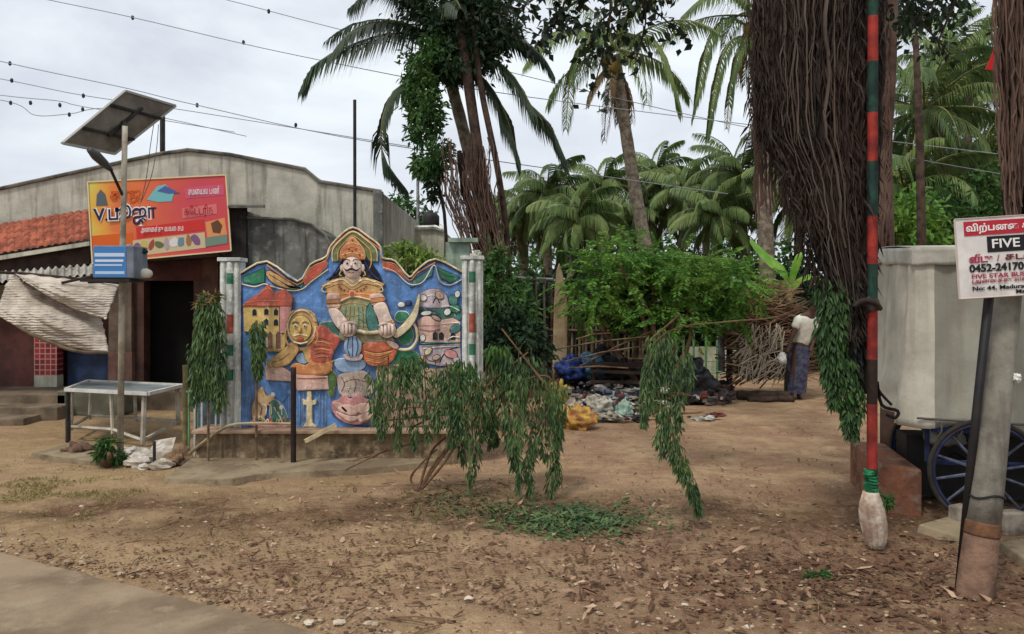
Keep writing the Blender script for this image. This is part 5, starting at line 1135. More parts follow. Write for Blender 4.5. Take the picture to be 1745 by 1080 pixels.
def rim(u, v):
    per_ = [(-.05, Dc)]; 
    a, b_ = (-.025, Dc+(-.03-Dc)*(u/.33)) if u < .33 else (-.025+(Wc+.05)*(u-.33)/.67, -.03)
    return cp(a, b_, 2.1+.065*b_/Dc-.135*v-.012*noise.noise(Vector((u*20, v, 0)))*v*2)+(-ey)*.012*noise.noise(Vector((u*30, v*2, 1)))
m.grid(rim, 70, 5); m.grid(lambda u, v: cp(-.025+(Wc+.05)*u, -.03+(Dc+.05)*v, 2.1+.065*v+.02*math.sin(math.pi*v)), 16, 8)
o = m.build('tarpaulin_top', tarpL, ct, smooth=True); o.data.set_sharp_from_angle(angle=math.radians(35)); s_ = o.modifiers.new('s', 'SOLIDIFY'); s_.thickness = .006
m = MB(); m.tube([cp(.62, -.035, 2.0), cp(.60, -.05, .75)], .006, 4); m.build('seam', mat('seam', S(120, 116, 108)), ct)
m = MB(); m.box(cp(Wc/2, Dc/2, .76), (Wc-.2, Dc-.1, .1), ang); m.build('cart_deck', woodD, ct)
bl = mat('blue_frame', S(38, 50, 92), S(30, 32, 48), 9, .75, .2, 30, streak=.6, sc=S(70, 50, 40))
m = MB(); m.tube([cp(.12, .02, .70), cp(Wc-.1, .02, .70)], .03, 4); m.tube([cp(.1, .06, .44), cp(Wc-.1, .06, .44)], .022, 6); m.tube([cp(.1, Dc-.1, .44), cp(Wc-.1, Dc-.1, .44)], .022, 6)
for a in (.1, 1.05, 2.0): m.tube([cp(a, .06, .44), cp(a, .06, .72)], .02, 4)
m.build('frame', bl, ct)
spk = mat('spoke_paint', S(92, 100, 122), S(56, 56, 66), 9, .8, streak=.4); tyr = mat('tyre', S(30, 30, 32), S(60, 54, 48), 5, .9)
for a, b_ in ((.47, -.05), (1.65, -.05), (.47, Dc-.15), (1.65, Dc-.15)):
    c_ = cp(a, b_, .40); Rw = .385
    w_ = MB(); pts = [c_+ex*math.cos(t)*Rw+Vector((0, 0, math.sin(t)*Rw)) for t in np.linspace(0, 2*math.pi, 41)]; w_.tube(pts, .017, 8, cap=False); wh = w_.build('wheel', tyr, ct, smooth=True)
    w_ = MB(); pts = [c_+ex*math.cos(t)*Rw*.93+Vector((0, 0, math.sin(t)*Rw*.93)) for t in np.linspace(0, 2*math.pi, 41)]; w_.tube(pts, .014, 6, cap=False); w_.build('rim', bl, wh, smooth=True)
    w_ = MB(); [w_.tube([c_+ex*math.cos(t)*.05+Vector((0, 0, math.sin(t)*.05)), c_+ex*math.cos(t)*Rw*.92+Vector((0, 0, math.sin(t)*Rw*.92))], [.014, .009], 5) for t in np.linspace(.2, 6.48, 13)[:-1]]; w_.build('spokes', spk, wh)
    w_ = MB(); w_.tube([c_-ey*.07, c_+ey*.07], .055, 12); w_.build('hub', bl, wh, smooth=True)
m = MB(); m.tube([cp(.47, -.1, .40), cp(.47, Dc, .40)], .022, 6); m.tube([cp(1.65, -.1, .40), cp(1.65, Dc, .40)], .022, 6); m.build('axle', dmetal, ct)
m = MB(); m.blob(cp(.35, .45, .58), (.12, .15, .1), 4, .3); m.build('load_bundle', mat('bundle_white', S(150, 150, 146), S(90, 90, 88), 6, .8), ct, smooth=True)
m = MB(); m.box(cp(.9, .75, .3), (1.6, .3, .5), ang); m.build('crate', black, ct)
m = MB()
for a in (.16, .3, .45, .62, .8, 1.1): m.tube(crom([cp(a, -.03, .76), cp(a+.01, -.05, .70), cp(a-.02, -.03, .64-.05*(a % .3))], 3), .006, 4)
m.tube([cp(.0, -.045, .79), cp(.7, -.05, .765), cp(1.4, -.05, .78), cp(2.2, -.05, .77)], .009, 5); m.build('hem_cord', mat('cord', S(90, 84, 76)), ct)
# concrete block, wheel chocks
m = MB(); a0, a1 = sp3(1500, 6.15, 0), sp3(1572, 6.0, 0); m.hexa([a0+Vector((-.04, 0, -.03)), a1+Vector((0, 0, -.03)), a1+Vector((0, 0, .36)), a0+Vector((.0, 0, .37))]+[v+Vector((.22, 1.05, 0)) for v in (a0+Vector((0, 0, -.03)), a1+Vector((0, 0, -.03)), a1+Vector((0, 0, .37)), a0+Vector((0, 0, .37)))])
o = m.build('mud_block', mat('mud_block', S(146, 96, 72), S(104, 70, 54), 4, .95, .5, 22, c3=S(128, 118, 104)), smooth=False); fixn(o); bevel(o, .02); tag(o, 'reddish mud plastered block standing left of the cart wheel', 'block')
for px, D, s, lb in ((1636, 5.72, (.11, .1, .17), 'whitish stone block chocking the left of the cart wheel'), (1722, 5.55, (.2, .14, .17), 'larger tan stone block behind the foot of the leaning pole')):
    m = MB(); m.box(sp3(px, D, s[2]/2-.01), s, .2, jit=.01); o = m.build('stone_block', mat('chock', S(150, 140, 126), S(104, 92, 80), 6, .95, .4, 25)); bevel(o, .015); tag(o, lb, 'stone block')

# ------------------------------------------------------------------ leaning pole with signboard
lp = thing('leaning_pole', 'thick leaning grey pole with a rusty band and a dark side pipe', 'pole', G(1662, 1012))
pb = G(1661, 1018); ptp = P(1728, 372, 4.42); mpl = MB(); ks = 24
pm = mat('pole_cement', S(146, 142, 130), S(110, 104, 94), 3.5, .85, .3, 30, streak=.7, sc=S(62, 58, 52))
cut1, cut2 = .165, .20
def pp(t): return pb.lerp(ptp, t)
def seg(name, t0, t1, mt, dr=0.):
    m = MB(); m.tube([pp(t0+(t1-t0)*i/10) for i in range(11)], [.097-(.097-.074)*(t0+(t1-t0)*i/10)+dr for i in range(11)], 20); m.build(name, mt, lp, smooth=True)
seg('pole_foot', -.03, cut1, mat('pole_foot', S(142, 112, 92), S(100, 76, 62), 5, .95, .5, 30, streak=.4))
seg('rusty_band', cut1, cut2, mat('rust', S(124, 86, 60), S(74, 54, 42), 6, .9, .5, 30), .003)
seg('pole_shaft', cut2, 1, pm)
m = MB(); m.tube([pp(.27)+Vector((0, 0, .13*math.sin(0))) + Vector((.095*math.cos(a), .095*math.sin(a), .012*math.sin(a*3))) for a in np.linspace(0, 6.283, 24)], .007, 5); m.build('wire_tie', black, lp)
m = MB(); m.blob(pp(.58)+Vector((.06, -.08, 0)), (.02, .015, .025), 2, .4, flat=False); m.build('cement_scar', WHT, lp)
m = MB(); m.tube([G(1630, 1010)+Vector((0, 0, -.02)), G(1630, 1010).lerp(P(1686, 500, 4.3), .45), P(1686, 500, 4.3)], [.014, .022, .026], 8); m.build('side_pipe', mat('side_pipe', S(40, 34, 32), S(24, 22, 22), 4, .6, streak=.3, sc=S(110, 74, 54)), lp, smooth=True)
sg = thing('signboard', 'white rectangular notice board with red and black lettering fixed on the leaning pole', 'sign', P(1740, 500, 4.2))
srot = math.radians(-3.6); DSg = 4.24
sc_ = P(1750, 434, DSg); W2 = 238/F*DSg; H2 = 136/F*DSg
def sgp(u, v, d=0.):   # u -.5...5, v up
    x, z = u*W2, v*H2; return sc_+Vector((x*math.cos(srot)-z*math.sin(-srot)*-1*-1, -d, 0))+Vector((0, 0, z*math.cos(srot)-x*math.sin(srot)))
def sq(name, u0, v0, u1, v1, mt, d, th=.003, par=None):
    m = MB(); q = [sgp(u0, v0, d), sgp(u1, v0, d), sgp(u1, v1, d), sgp(u0, v1, d)]; m.hexa(q+[p+Vector((0, th, 0)) for p in q]); o = m.build(name, mt, par or sg); fixn(o); return o
bo = sq('board', -.5, -.5, .5, .5, mat('board_white', S(226, 222, 216), S(200, 194, 188), 5, .5, streak=.2, sc=S(150, 140, 128)), 0, .012)
sgr = mat('sign_red', S(178, 36, 52), rough=.5); sgk = mat('sign_black', S(22, 22, 26), rough=.5); sgm = mat('sign_maroon', S(160, 40, 70), rough=.5); sgw = mat('sign_white', S(232, 228, 224), rough=.5)
sq('red_stripe', -.44, .28, .46, .46, sgr, .003); sq('black_box', -.28, .06, .28, .26, sgk, .003)
m = MB(); m.tube([sgp(-.5, -.5, .002), sgp(-.5, .5, .002), sgp(.5, .5, .002), sgp(.5, -.5, .002), sgp(-.5, -.5, .002)], .004, 4); m.build('board_edge', mat('edge', S(206, 186, 176)), sg)
def st(s, u, v, size, mtl, fit=None, bold=0.): text('lettering', s, size, mtl, sg, plane_m(sgp(u, v, .005), srot), .0008, 'LEFT', 1., bold, fit*W2 if fit else None)
st('\u0bb5\u0bbf\u0bb1\u0bcd\u0baa\u0ba9\u0bc8 \u0b95\u0b9f\u0ba9\u0bcd \u0b89\u0ba4\u0bb5\u0bbf', -.43, .37, .05, sgw, .84, .0012)
st('FIVE STAR', -.255, .16, .07, sgw, .5, .001)
st('\u0bb5\u0bc0\u0b9f\u0bc1', -.42, -.02, .055, sgm, .17, .002); st('/', -.22, -.02, .055, sgm); st('\u0b95\u0b9f\u0ba9\u0bcd \u0bb5\u0b9a\u0ba4\u0bbf', -.16, -.01, .05, mat('sign_wine', S(110, 30, 44)), .5, .0015)
st('0452-2417064', -.42, -.135, .058, sgk, .47, .002); st('| 90', .08, -.135, .056, sgk, None, .001)
st('FIVE STAR BUSINESS FINANCE', -.41, -.235, .034, sgm, .8, .0005); st('(\u0b85\u0ba9\u0bc8\u0ba4\u0bcd\u0ba4\u0bc1 \u0bb5\u0b95\u0bc8 \u0b95\u0b9f\u0ba9\u0bcd\u0b95\u0bb3\u0bcd)', -.41, -.295, .028, sgm, .7, .0003)
st('No: 44, Madurai to Tenkasi Road,', -.41, -.385, .032, sgk, .8, .0008); st('Madurai - 625 001', -.1, -.45, .03, sgk, .4, .0008)
# pennant
m = MB(); q = [P(1690, 95, 5.3), P(1680, 118, 5.3), P(1706, 120, 5.3), P(1712, 90, 5.3), P(1700, 70, 5.3)]; m.slab([(p.x, p.z) for p in q], 5.3, .01); o = m.build('red_pennant', mat('pennant', S(196, 36, 32), rough=.7)); fixn(o); tag(o, 'small red cloth pennant caught on the right hand roots', 'pennant')

# ------------------------------------------------------------------ person
DPp = 12.9
pn = thing('person', 'person in a white shirt and blue checked lungi bending slightly and holding a white bag', 'person', sp3(1362, DPp, 0))
def skin(name, chains, mtl, par, sub=2):
    vs = []; es = []; rs = []; idx = {}
    for ch in chains:
        prev = None
        for key, p, r in ch:
            if key not in idx: idx[key] = len(vs); vs.append(Vector(p)-ORG[par.name]); rs.append(r)
            i = idx[key]
            if prev is not None: es.append((prev, i))
            prev = i
    me = bpy.data.meshes.new(name); me.from_pydata(vs, es, []); o = bpy.data.objects.new(name, me); C.objects.link(o); o.parent = par; ORG[o.name] = ORG[par.name]
    sm = o.modifiers.new('sk', 'SKIN'); sm.use_smooth_shade = True
    for i, r in enumerate(rs): sv = me.skin_vertices[0].data[i]; sv.radius = (r if isinstance(r, tuple) else (r, r))
    me.skin_vertices[0].data[0].use_root = True
    s2 = o.modifiers.new('sub', 'SUBSURF'); s2.levels = sub; s2.render_levels = sub
    # bake into a plain mesh so that the object carries its real surface
    bpy.context.view_layer.update(); dg = bpy.context.evaluated_depsgraph_get(); me2 = bpy.data.meshes.new_from_object(o.evaluated_get(dg)); o.modifiers.clear(); o.data = me2
    me2.materials.append(mtl); return o
q = lambda px, py, dy=0.: P(px, py, DPp+dy)
skn = mat('skin_dark', S(84, 58, 46), S(66, 44, 36), 5, .6)
hip = q(1364, 592); 
skin('body', [[('h', hip, .12), ('s', q(1366, 565), .12), ('c', q(1370, 545, -.02), .14), ('n', q(1378, 531, -.07), .06), ('hd', q(1382, 523, -.11), .085), ('ht', q(1385, 514, -.13), .08)],
  [('c', 0, 0), ('sl', q(1357, 543, -.12), .06), ('el', q(1350, 570, -.16), .04), ('wl', q(1345, 593, -.2), .028), ('hl', q(1343, 601, -.21), .03)],
  [('c', 0, 0), ('sr', q(1384, 541, .05), .06), ('er', q(1388, 568, .0), .04), ('wr', q(1384, 590, -.1), .028), ('hr', q(1382, 597, -.12), .03)],
  [('h', 0, 0), ('tl', q(1359, 600, -.06), .09), ('kl', q(1359, 640, -.08), .06), ('al', q(1358, 677, -.05), .038), ('fl', q(1352, 682, -.16), .03)],
  [('h', 0, 0), ('tr', q(1370, 600, .06), .09), ('kr', q(1370, 640, .06), .06), ('ar', q(1371, 677, .1), .038), ('fr', q(1378, 682, .0), .03)]], skn, pn)
skin('shirt', [[('h', q(1365, 594), (.16, .165)), ('s', q(1366, 566), .145), ('c', q(1369, 546, -.02), (.165, .165)), ('n', q(1376, 535, -.04), .085)], [('c', 0, 0), ('a', q(1357, 545, -.11), .085), ('b', q(1352, 560, -.15), .062)], [('c', 0, 0), ('d', q(1383, 543, .05), .085), ('e', q(1387, 560, .0), .062)]], mat('shirt_white', S(222, 220, 206), S(190, 188, 174), 6, .85), pn)
lgm = mat('lungi', S(84, 88, 108), S(46, 48, 66), 9, .85, c3=S(96, 92, 116))
m = MB(); prof = [(587, .155, .14), (600, .17, .15), (620, .175, .15), (640, .17, .15), (655, .165, .14), (668, .16, .13)]
vs = []
for y, rx, ry in prof:
    for k in range(24):
        a = 2*math.pi*k/24; f_ = 1+.08*math.sin(a*5+y*.05); vs.append(q(1364+(y-587)*.01, y)+Vector((rx*math.cos(a)*f_, ry*math.sin(a)*f_, 0)))
m.add(vs, [(j*24+k, j*24+(k+1) % 24, (j+1)*24+(k+1) % 24, (j+1)*24+k) for j in range(5) for k in range(24)]); m.build('lungi', lgm, pn, smooth=True)
m = MB(); m.blob(q(1384, 515, -.11), (.095, .1, .085), 2, .08, flat=False); m.build('hair', black, pn, smooth=True)
m = MB(); m.blob(q(1343, 612, -.22), (.07, .06, .11), 5, .3); m.v = [(x-.1, y, z) for x, y, z in m.v]; o = m.build('white_bag', mat('bag_white', S(216, 214, 210), S(170, 168, 164), 8, .6), smooth=True); tag(o, 'small white bag held in the hand of the bending person', 'bag')

pn.rotation_euler = (math.radians(4), math.radians(4), 0); pn.location.x -= .1
# ------------------------------------------------------------------ yard: fence, posts, brush, logs, rubbish
fn = thing('stick_fence', 'rough fence of upright grey brown sticks behind the rubbish heap', 'fence', sp3(960, 14.5, 0))
for i in range(70):
    px = 830+i*4.6; top_ = 470+R(-20, 30) if px < 960 else 500+R(-25, 25)
    m = MB(); D = 14.5+R(-.05, .05); m.tube([sp3(px, D, -.02), P(px+R(-5, 5), top_, D)], [R(.015, .035), R(.012, .025)], 5); m.build('picket', [stick, mat('grey_stick', S(150, 146, 128), S(108, 104, 90), 5, .9), woodD][i % 3], fn)
m = MB(); m.tube([P(828, 560, 14.42), P(1160, 566, 14.42)], .03, 5); m.tube([P(828, 610, 14.42), P(1160, 612, 14.42)], .03, 5); m.build('rail', stick, fn)
m = MB(); ps = [(941, 655), (944, 520), (948, 462), (953, 447), (960, 470), (968, 520), (966, 655)]; q_ = [P(x, y, 13) for x, y in ps]; m.slab([(p.x, p.z) for p in q_], 13, .07); o = m.build('pointed_slab', mat('spathe', S(176, 156, 124), S(136, 116, 90), 3, .9, .2, 20, streak=.3)); fixn(o); bevel(o, .02); tag(o, 'tall pointed tan slab standing upright before the stick fence', 'slab')
m = MB(); m.tube([P(860, 472, 13.5), P(943, 476, 13.4)], .025, 6); tag(m.build('grey_pipe', metal), 'short grey pipe lying across the fence tops beside the pointed slab', 'pipe')
gf = thing('green_fence', 'low pale green wire fence between the bright bush and the blue post', 'fence', sp3(1200, 15.2, 0))
for px in (1165, 1182, 1203, 1222): m = MB(); m.tube([sp3(px, 15.2, 0), P(px, 560, 15.2)], .022, 6); m.build('fence_post', MAT['green_paint'], gf)
m = MB(); [m.tube([P(1160, y, 15.2), P(1226, y+1, 15.2)], .012, 4) for y in (565, 590, 615, 635)]; m.build('rail', MAT['green_paint'], gf)
m = MB(); m.pbox(1165, 592, 1300, 655, 17, .15); tag(m.build('low_wall', mat('whitewash', S(186, 190, 168), S(150, 150, 120), 2, .9, .2, 15, streak=.4)), 'low whitewashed wall behind the green wire fence and brush heap', 'wall')
bpo = thing('blue_post', 'dark blue painted post with a white wrapped top at the right of the yard', 'post', sp3(1243, 13.6, 0))
m = MB(); m.tube([sp3(1243, 13.6, 0), P(1243, 545, 13.6)], .055, 10); m.build('shaft', mat('post_blue', S(38, 48, 92), S(26, 30, 52), 5, .7), bpo, smooth=True)
m = MB(); m.blob(P(1232, 556, 13.55), (.11, .1, .1), 3, .3, flat=False); m.tube([P(1229, 560, 13.58), P(1230, 632, 13.5)], .06, 7); m.build('white_wrap', mat('wrap', S(190, 192, 190), S(130, 134, 140), 6, .8), bpo, smooth=True)
# brush heap
bh = thing('brush_heap', 'heap of dry brown sticks and twigs under the banana plant', 'brush heap', sp3(1312, 13.4, 0))
m = MB()
for i in range(700):
    a = R(-1, 1); x = 1312+a*52; t = R(0, 1); y = 640-(640-478)*t*(1-.5*a*a); L_ = R(14, 44); th = R(-.5, .9)
    c_ = P(x, y, 13.4+R(-.3, .3)); d = Vector((math.cos(th)*L_*.011, R(-.15, .15), math.sin(th)*L_*.009)); m.tube([c_-d, c_+Vector((0, 0, R(-.02, .03))), c_+d], [.013, .011, .006], 4)
m.build('twigs', mat('brush', S(120, 92, 70), S(70, 48, 38), 3, .9, island=True, c3=S(150, 120, 92)), bh)
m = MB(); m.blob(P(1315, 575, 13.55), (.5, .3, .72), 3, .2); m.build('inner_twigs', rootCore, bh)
m = MB()
for i in range(150):
    x = R(1258, 1335); y = R(570, 640); a = rnd.gauss(1.1, .6); L_ = R(8, 26); c_ = P(x, y, 13.0+R(-.08, .1)); d = Vector((math.cos(a), R(-.2, .2), math.sin(a)))*L_*.01; m.tube([c_-d, c_+Vector((R(-.03, .03), 0, .01)), c_+d], R(.004, .012), 4)
m.build('pale_stalks', mat('pale_stalk', S(196, 186, 166), S(150, 136, 118), 3, .9, island=True), bh)
for i, (a, b_, D0, D1, r, lb) in enumerate(((1256, 1345, 12.9, 12.8, .09, 'thick dark log lying along the foot of the brush heap'), (1275, 1352, 12.6, 12.65, .06, 'thinner log lying in front of the thick log by the brush heap'))):
    m = MB(); m.tube([sp3(a+(b_-a)*k/9, D0+(D1-D0)*k/9, r*.8+.02*noise.noise(Vector((k*.8, i, 0)))) for k in range(10)], [r*(1+.15*noise.noise(Vector((k, i, 1)))) for k in range(10)], 9); tag(m.build('log', barkD, smooth=True), lb, 'log')
# rubbish
def sack(nm, lb, px, py, w_, h_, c1, c2, seed, cat='bag', tie=False, group=None, rough=.55, dz=0):
    p = G(px, py); D = p.y; rx = w_/F*D/2; rz = h_/F*D/2
    t = MB(); t.blob((p.x, p.y+rx*.6, rz*.75+dz), (rx, rx*.8, rz), seed, .38, 2.2, 44, 28); t.v = [tuple(Vector(v)+(Vector(v)-Vector((p.x, p.y+rx*.6, rz*.75+dz)))*(-.16*abs(noise.noise(Vector(v)*11+Vector((seed, 0, 0))))-.10*abs(noise.noise(Vector(v)*23)))) for v in t.v]
    if tie: t.tube([(p.x, p.y+rx*.5, rz*1.4+dz), (p.x+.02, p.y+rx*.5, rz*1.9+dz)], [.03, .06], 8)
    o = t.build(nm, mat('bag_%d' % seed, S(*c1), S(*c2), 9, rough, .4, 16), smooth=True); return tag(o, lb, cat, group)
sack('rubbish_sack', 'yellow and pink cloth sack at the front of the rubbish heap', 984, 735, 62, 46, (204, 166, 72), (166, 110, 74), 1)
sack('rubbish_sack', 'yellow cloth bundle beside the drooping sapling', 952, 706, 44, 62, (196, 180, 88), (150, 130, 60), 2)
sack('rubbish_sack', 'bright blue plastic bundle on top of the rubbish heap', 975, 682, 56, 46, (38, 66, 132), (28, 42, 88), 3, tie=True, dz=.34)
sack('rubbish_sack', 'pale blue cloth bundle right of the bright blue one', 1008, 682, 48, 52, (86, 130, 158), (50, 86, 116), 4, dz=.36)
sack('rubbish_sack', 'small dark red bundle left of the bright blue one', 945, 688, 30, 34, (128, 36, 40), (80, 28, 32), 5, dz=.1)
sack('rubbish_sack', 'large shiny black plastic sack right of the hanging branch', 1180, 690, 96, 86, (28, 30, 34), (48, 50, 54), 6, tie=True, rough=.35)
sack('rubbish_sack', 'smaller black plastic sack leaning right of the large black one', 1206, 690, 46, 40, (24, 24, 28), (44, 40, 42), 7, rough=.35)
sack('rubbish_sack', 'black sack in the shade behind the hanging branch', 1130, 686, 60, 60, (32, 32, 34), (58, 54, 50), 8, rough=.5)
sack('rubbish_sack', 'white crumpled plastic bag in the middle of the rubbish heap', 1022, 712, 46, 34, (190, 184, 168), (150, 144, 130), 9, dz=.05)
sack('rubbish_sack', 'silvery grey sheet bundle lying flat right of the white bag', 1052, 700, 54, 24, (150, 160, 166), (96, 104, 112), 10, dz=.1)
sack('rubbish_sack', 'pale green plastic bag at the right front of the rubbish heap', 1064, 716, 30, 34, (160, 186, 168), (120, 146, 130), 11)
sack('rubbish_sack', 'dirty white bag at the left middle of the rubbish heap', 975, 716, 34, 32, (190, 178, 158), (130, 114, 98), 12, dz=.04)
for i, (px, py, w_, h_, c1, lb) in enumerate(((1030, 676, 110, 84, (44, 38, 36), 'wide dark heap of rags at the back of the rubbish heap'), (1085, 676, 80, 66, (70, 58, 50), 'brown rag bale between the wide dark heap and the hanging branch'), (962, 680, 50, 66, (52, 44, 42), 'dark bundle at the left back end of the rubbish heap'), (1235, 690, 40, 26, (60, 50, 46), 'dark low bundle at the far right end of the rubbish'), (1085, 690, 50, 40, (44, 42, 44), 'dark torn sack between the green bag and the hanging branch'), (1030, 680, 60, 34, (58, 50, 46), 'brown black sacking heaped behind the white crumpled bag'), (1000, 700, 34, 26, (200, 196, 188), 'small white wrapper bundle below the pale blue one'), (1040, 722, 40, 18, (176, 166, 146), 'flat beige rag at the front edge of the heap'), (1150, 668, 56, 50, (50, 46, 46), 'tall dark bundle behind the large shiny black sack'), (1222, 690, 34, 14, (150, 146, 140), 'flat grey rag lying right of the smaller black sack'))):
    sack('rubbish_sack', lb, px, py, w_, h_, c1, [int(v*.6) for v in c1], 30+i, dz=.02)
ds = MB()
for i in range(420):
    p = G(R(935, 1105) if i % 8 else R(1105, 1235), R(672, 722)); s = R(.015, .07); ds.m = i % 6; ds.blob((p.x, p.y, s*.5+R(0, .3)*(1 if p.y > 11 else .2)), (s*R(.8, 1.8), s, s*R(.4, 1)), i, .5, 1.6, 9, 6)
tag(ds.build('rubbish_litter', [mat('lit%d' % i, S(*c_), S(*[int(v*.6) for v in c_]), 10, .7) for i, c_ in enumerate(((190, 186, 176), (66, 56, 50), (46, 44, 46), (150, 140, 128), (116, 60, 52), (90, 96, 110)))]), 'small mixed scraps strewn through the rubbish heap', 'rubbish', kind='stuff')
m = MB(); ck = thing('wooden_cot', 'low dark wooden rack with slats standing behind the rubbish heap', 'rack', sp3(1060, 12.6, 0))
for px in (1012, 1060, 1105): m = MB(); m.box(sp3(px, 12.6, .35), (.05, .05, .75)); m.build('leg', woodD, ck)
m = MB(); m.box(sp3(1058, 12.6, .62), (1.0, .45, .06)); [m.box(sp3(1058, 12.36, .2+.16*k), (1.0, .03, .05), ry=.02*k) for k in range(3)]; m.build('slats', woodD, ck)
for i in range(5):
    m = MB(); a, b_ = P(R(940, 1010), R(575, 630), 12.3), P(R(1040, 1110), R(560, 640), 12.2); m.tube([a, (a+b_)/2+Vector((0, 0, .03)), b_], [.012, .016, .012], 5)
    tag(m.build('loose_pole', stick), ['topmost', 'second', 'third', 'fourth', 'lowest'][i]+' of the thin poles lying across the rubbish heap', 'pole', 'thin poles lying across the rubbish heap') if False else tag(m.build('loose_pole', stick), 'thin pole lying across the rubbish heap', 'pole', 'thin poles lying across the rubbish heap')

# ------------------------------------------------------------------ background house with tank, mast and wires
hs = thing('small_house', 'small pale house end with a chamfered roofline behind the relief wall', 'house', P(705, gy(17), 17))
m = MB(); ps = [(645, 425), (672, 390), (742, 388), (758, 394), (758, 645), (645, 645)]; q_ = [P(x, y, 17) for x, y in ps]; m.slab([(p.x, p.z) for p in q_], 17, 2.5); fixn(m.build('wall', cream, hs))
m = MB(); m.tube([P(645, 424, 16.96), P(672, 389, 16.96), P(742, 387, 16.96), P(758, 393, 16.96)], .05, 5); m.build('roof_edge', WHT, hs)
m = MB(); c_ = P(734, 388, 17.6); m.lathe(c_, [(0, 0), (.19, 0), (.2, .12), (.2, .26), (.14, .34), (.06, .36), (.06, .4), (0, .4)], 16); m.build('water_tank', black, hs, smooth=True)
ms_ = thing('antenna_mast', 'thin steel mast with crossed stay wires behind the small pale house', 'mast', P(712, gy(21), 21))
m = MB(); m.tube([P(712, 400, 21), P(712, 290, 21)], .045, 6); m.build('pole', metal, ms_); P0 = P(712, 400, 21)
m = MB(); [m.tube([P(*a, 21), P(*b_, 21)], .018, 4) for a, b_ in (((712, 350), (758, 395)), ((735, 300), (735, 385)), ((735, 330), (715, 350)), ((715, 360), (735, 385)), ((755, 330), (738, 385)), ((735, 310), (752, 345)))]; m.build('stay', metal, ms_)
m = MB(); m.box(P(780, 440, 9.3), (.28, .2, .38)); m.box(P(790, 410, 9.25), (.35, .25, .05)); m.tube([sp3(780, 9.3, 0), P(780, 455, 9.3)], .04, 6); tag(m.build('meter_box', mat('pale_green_box', S(160, 178, 160), S(120, 136, 120), 5, .8, .2, 20, streak=.4)), 'pale green box on a post just behind the right painted column', 'box')
wires = [([(-300, -80), (75, -2), (228, 30), (510, 95), (900, 165), (1700, 262)], 'upper thin power line crossing the left half of the sky', 14), ([(60, -80), (380, -2), (620, 60), (1240, 210), (1900, 330)], 'power line leaving the top edge and passing behind the dark palm', 15),
         ([(-300, 30), (0, 104), (215, 150), (340, 180), (640, 243), (1240, 330)], 'power line passing just over the solar panel', 13.5), ([(-300, 80), (0, 134), (140, 162), (330, 190), (700, 250)], 'lower faint power line left of the solar panel', 14.5),
         ([(-300, 125), (0, 162), (100, 172), (150, 183), (400, 225)], 'lowest power line at the left frame edge', 14.8), ([(-200, 140), (10, 172), (60, 196), (118, 194), (200, 186), (420, 232)], 'slack looped cable under the lowest power line', 14.6)]
wm = mat('wire', S(140, 142, 150))
for pts, lb, D in wires:
    m = MB(); m.tube(crom([P(x, y, D) for x, y in pts], 6), .0075, 5); tag(m.build('power_line', wm), lb, 'power line', 'power lines across the sky')
sps = [(20, 137), (142, 163), (141, 186), (102, 179), (52, 175), (18, 175), (118, 195), (226, 30), (415, 72), (336, 179), (504, 213), (17, 108), (458, 19)]
for i, (x, y) in enumerate(sps):
    m = MB(); m.blob(P(x, y, 14.4), (.03, .03, .045), i, .1, nu=8, nv=6, flat=False); tag(m.build('line_spacer', mat('spacer', S(50, 54, 66))), 'small dark spacer clipped on a power line', 'spacer', 'spacers on the power lines')

# ------------------------------------------------------------------ litter on the ground
def flat_leaves(name, lb, n, fn_, L, W, mt, cat):
    m = MB(); cs = []; 
    while len(cs) < n:
        p = fn_()
        if p is None or road_d(p.x, p.y) > -.03: continue
        cs.append((p.x, p.y, g_h(p.x, p.y)+.008+R(0, .008)))
    cs = np.array(cs); an = NR.random(n)*6.283; d = np.stack([np.cos(an), np.sin(an), NR.normal(size=n)*.18+.12], 1)
    # leaves lie flat: side vector horizontal
    s_ = np.stack([-np.sin(an), np.cos(an), NR.normal(size=n)*.25], 1); Ls = (L*(.5+NR.random(n)))[:, None]; Ws = (W*(.6+.8*NR.random(n)))[:, None]
    Ls = Ls*(.45+NR.exponential(.55, (n, 1)).clip(0, 1.6)); up_ = np.array([0, 0, 1.])*Ls
    j = lambda: (.75+.5*NR.random((n, 1)))
    a = cs; b_ = cs+d*Ls*.3*j()+s_*Ws*.5*j()+up_*.12*NR.random((n, 1)); b2 = cs+d*Ls*.7*j()+s_*Ws*.42*j()+up_*.2*NR.random((n, 1)); t_ = cs+d*Ls+up_*.15*NR.random((n, 1)); e2 = cs+d*Ls*.7*j()-s_*Ws*.4*j()+up_*.05; e_ = cs+d*Ls*.32*j()-s_*Ws*.5*j()+up_*.15*NR.random((n, 1)); allv = np.stack([a, b_, b2, t_, e2, e_], 1).reshape(-1, 3)
    m.v = [tuple(x) for x in allv.tolist()]
    for i in range(n): m.f += [(6*i, 6*i+1, 6*i+5), (6*i+1, 6*i+2, 6*i+4, 6*i+5), (6*i+2, 6*i+3, 6*i+4)]; m.fm += [0, 0, 0]
    return tag(m.build(name, mt, org=(0, 0, 0)), lb, cat, kind='stuff')
dryM = mat('dry_leaf', S(200, 172, 144), S(112, 80, 60), 9, .8, .4, 40, island=True, c3=S(160, 128, 100)); brM = mat('brown_litter', S(92, 62, 46), S(58, 40, 32), 2, .9, island=True, c3=S(116, 84, 62))
def gauss(cx0, cy0, sx, sy):
    def f():
        x, y = rnd.gauss(cx0, sx), rnd.gauss(cy0, sy)
        return G(x, y) if 690 < y < 1100 else None
    return f
def uni(x0, x1, y0, y1): return lambda: G(R(x0, x1), R(y0, y1))
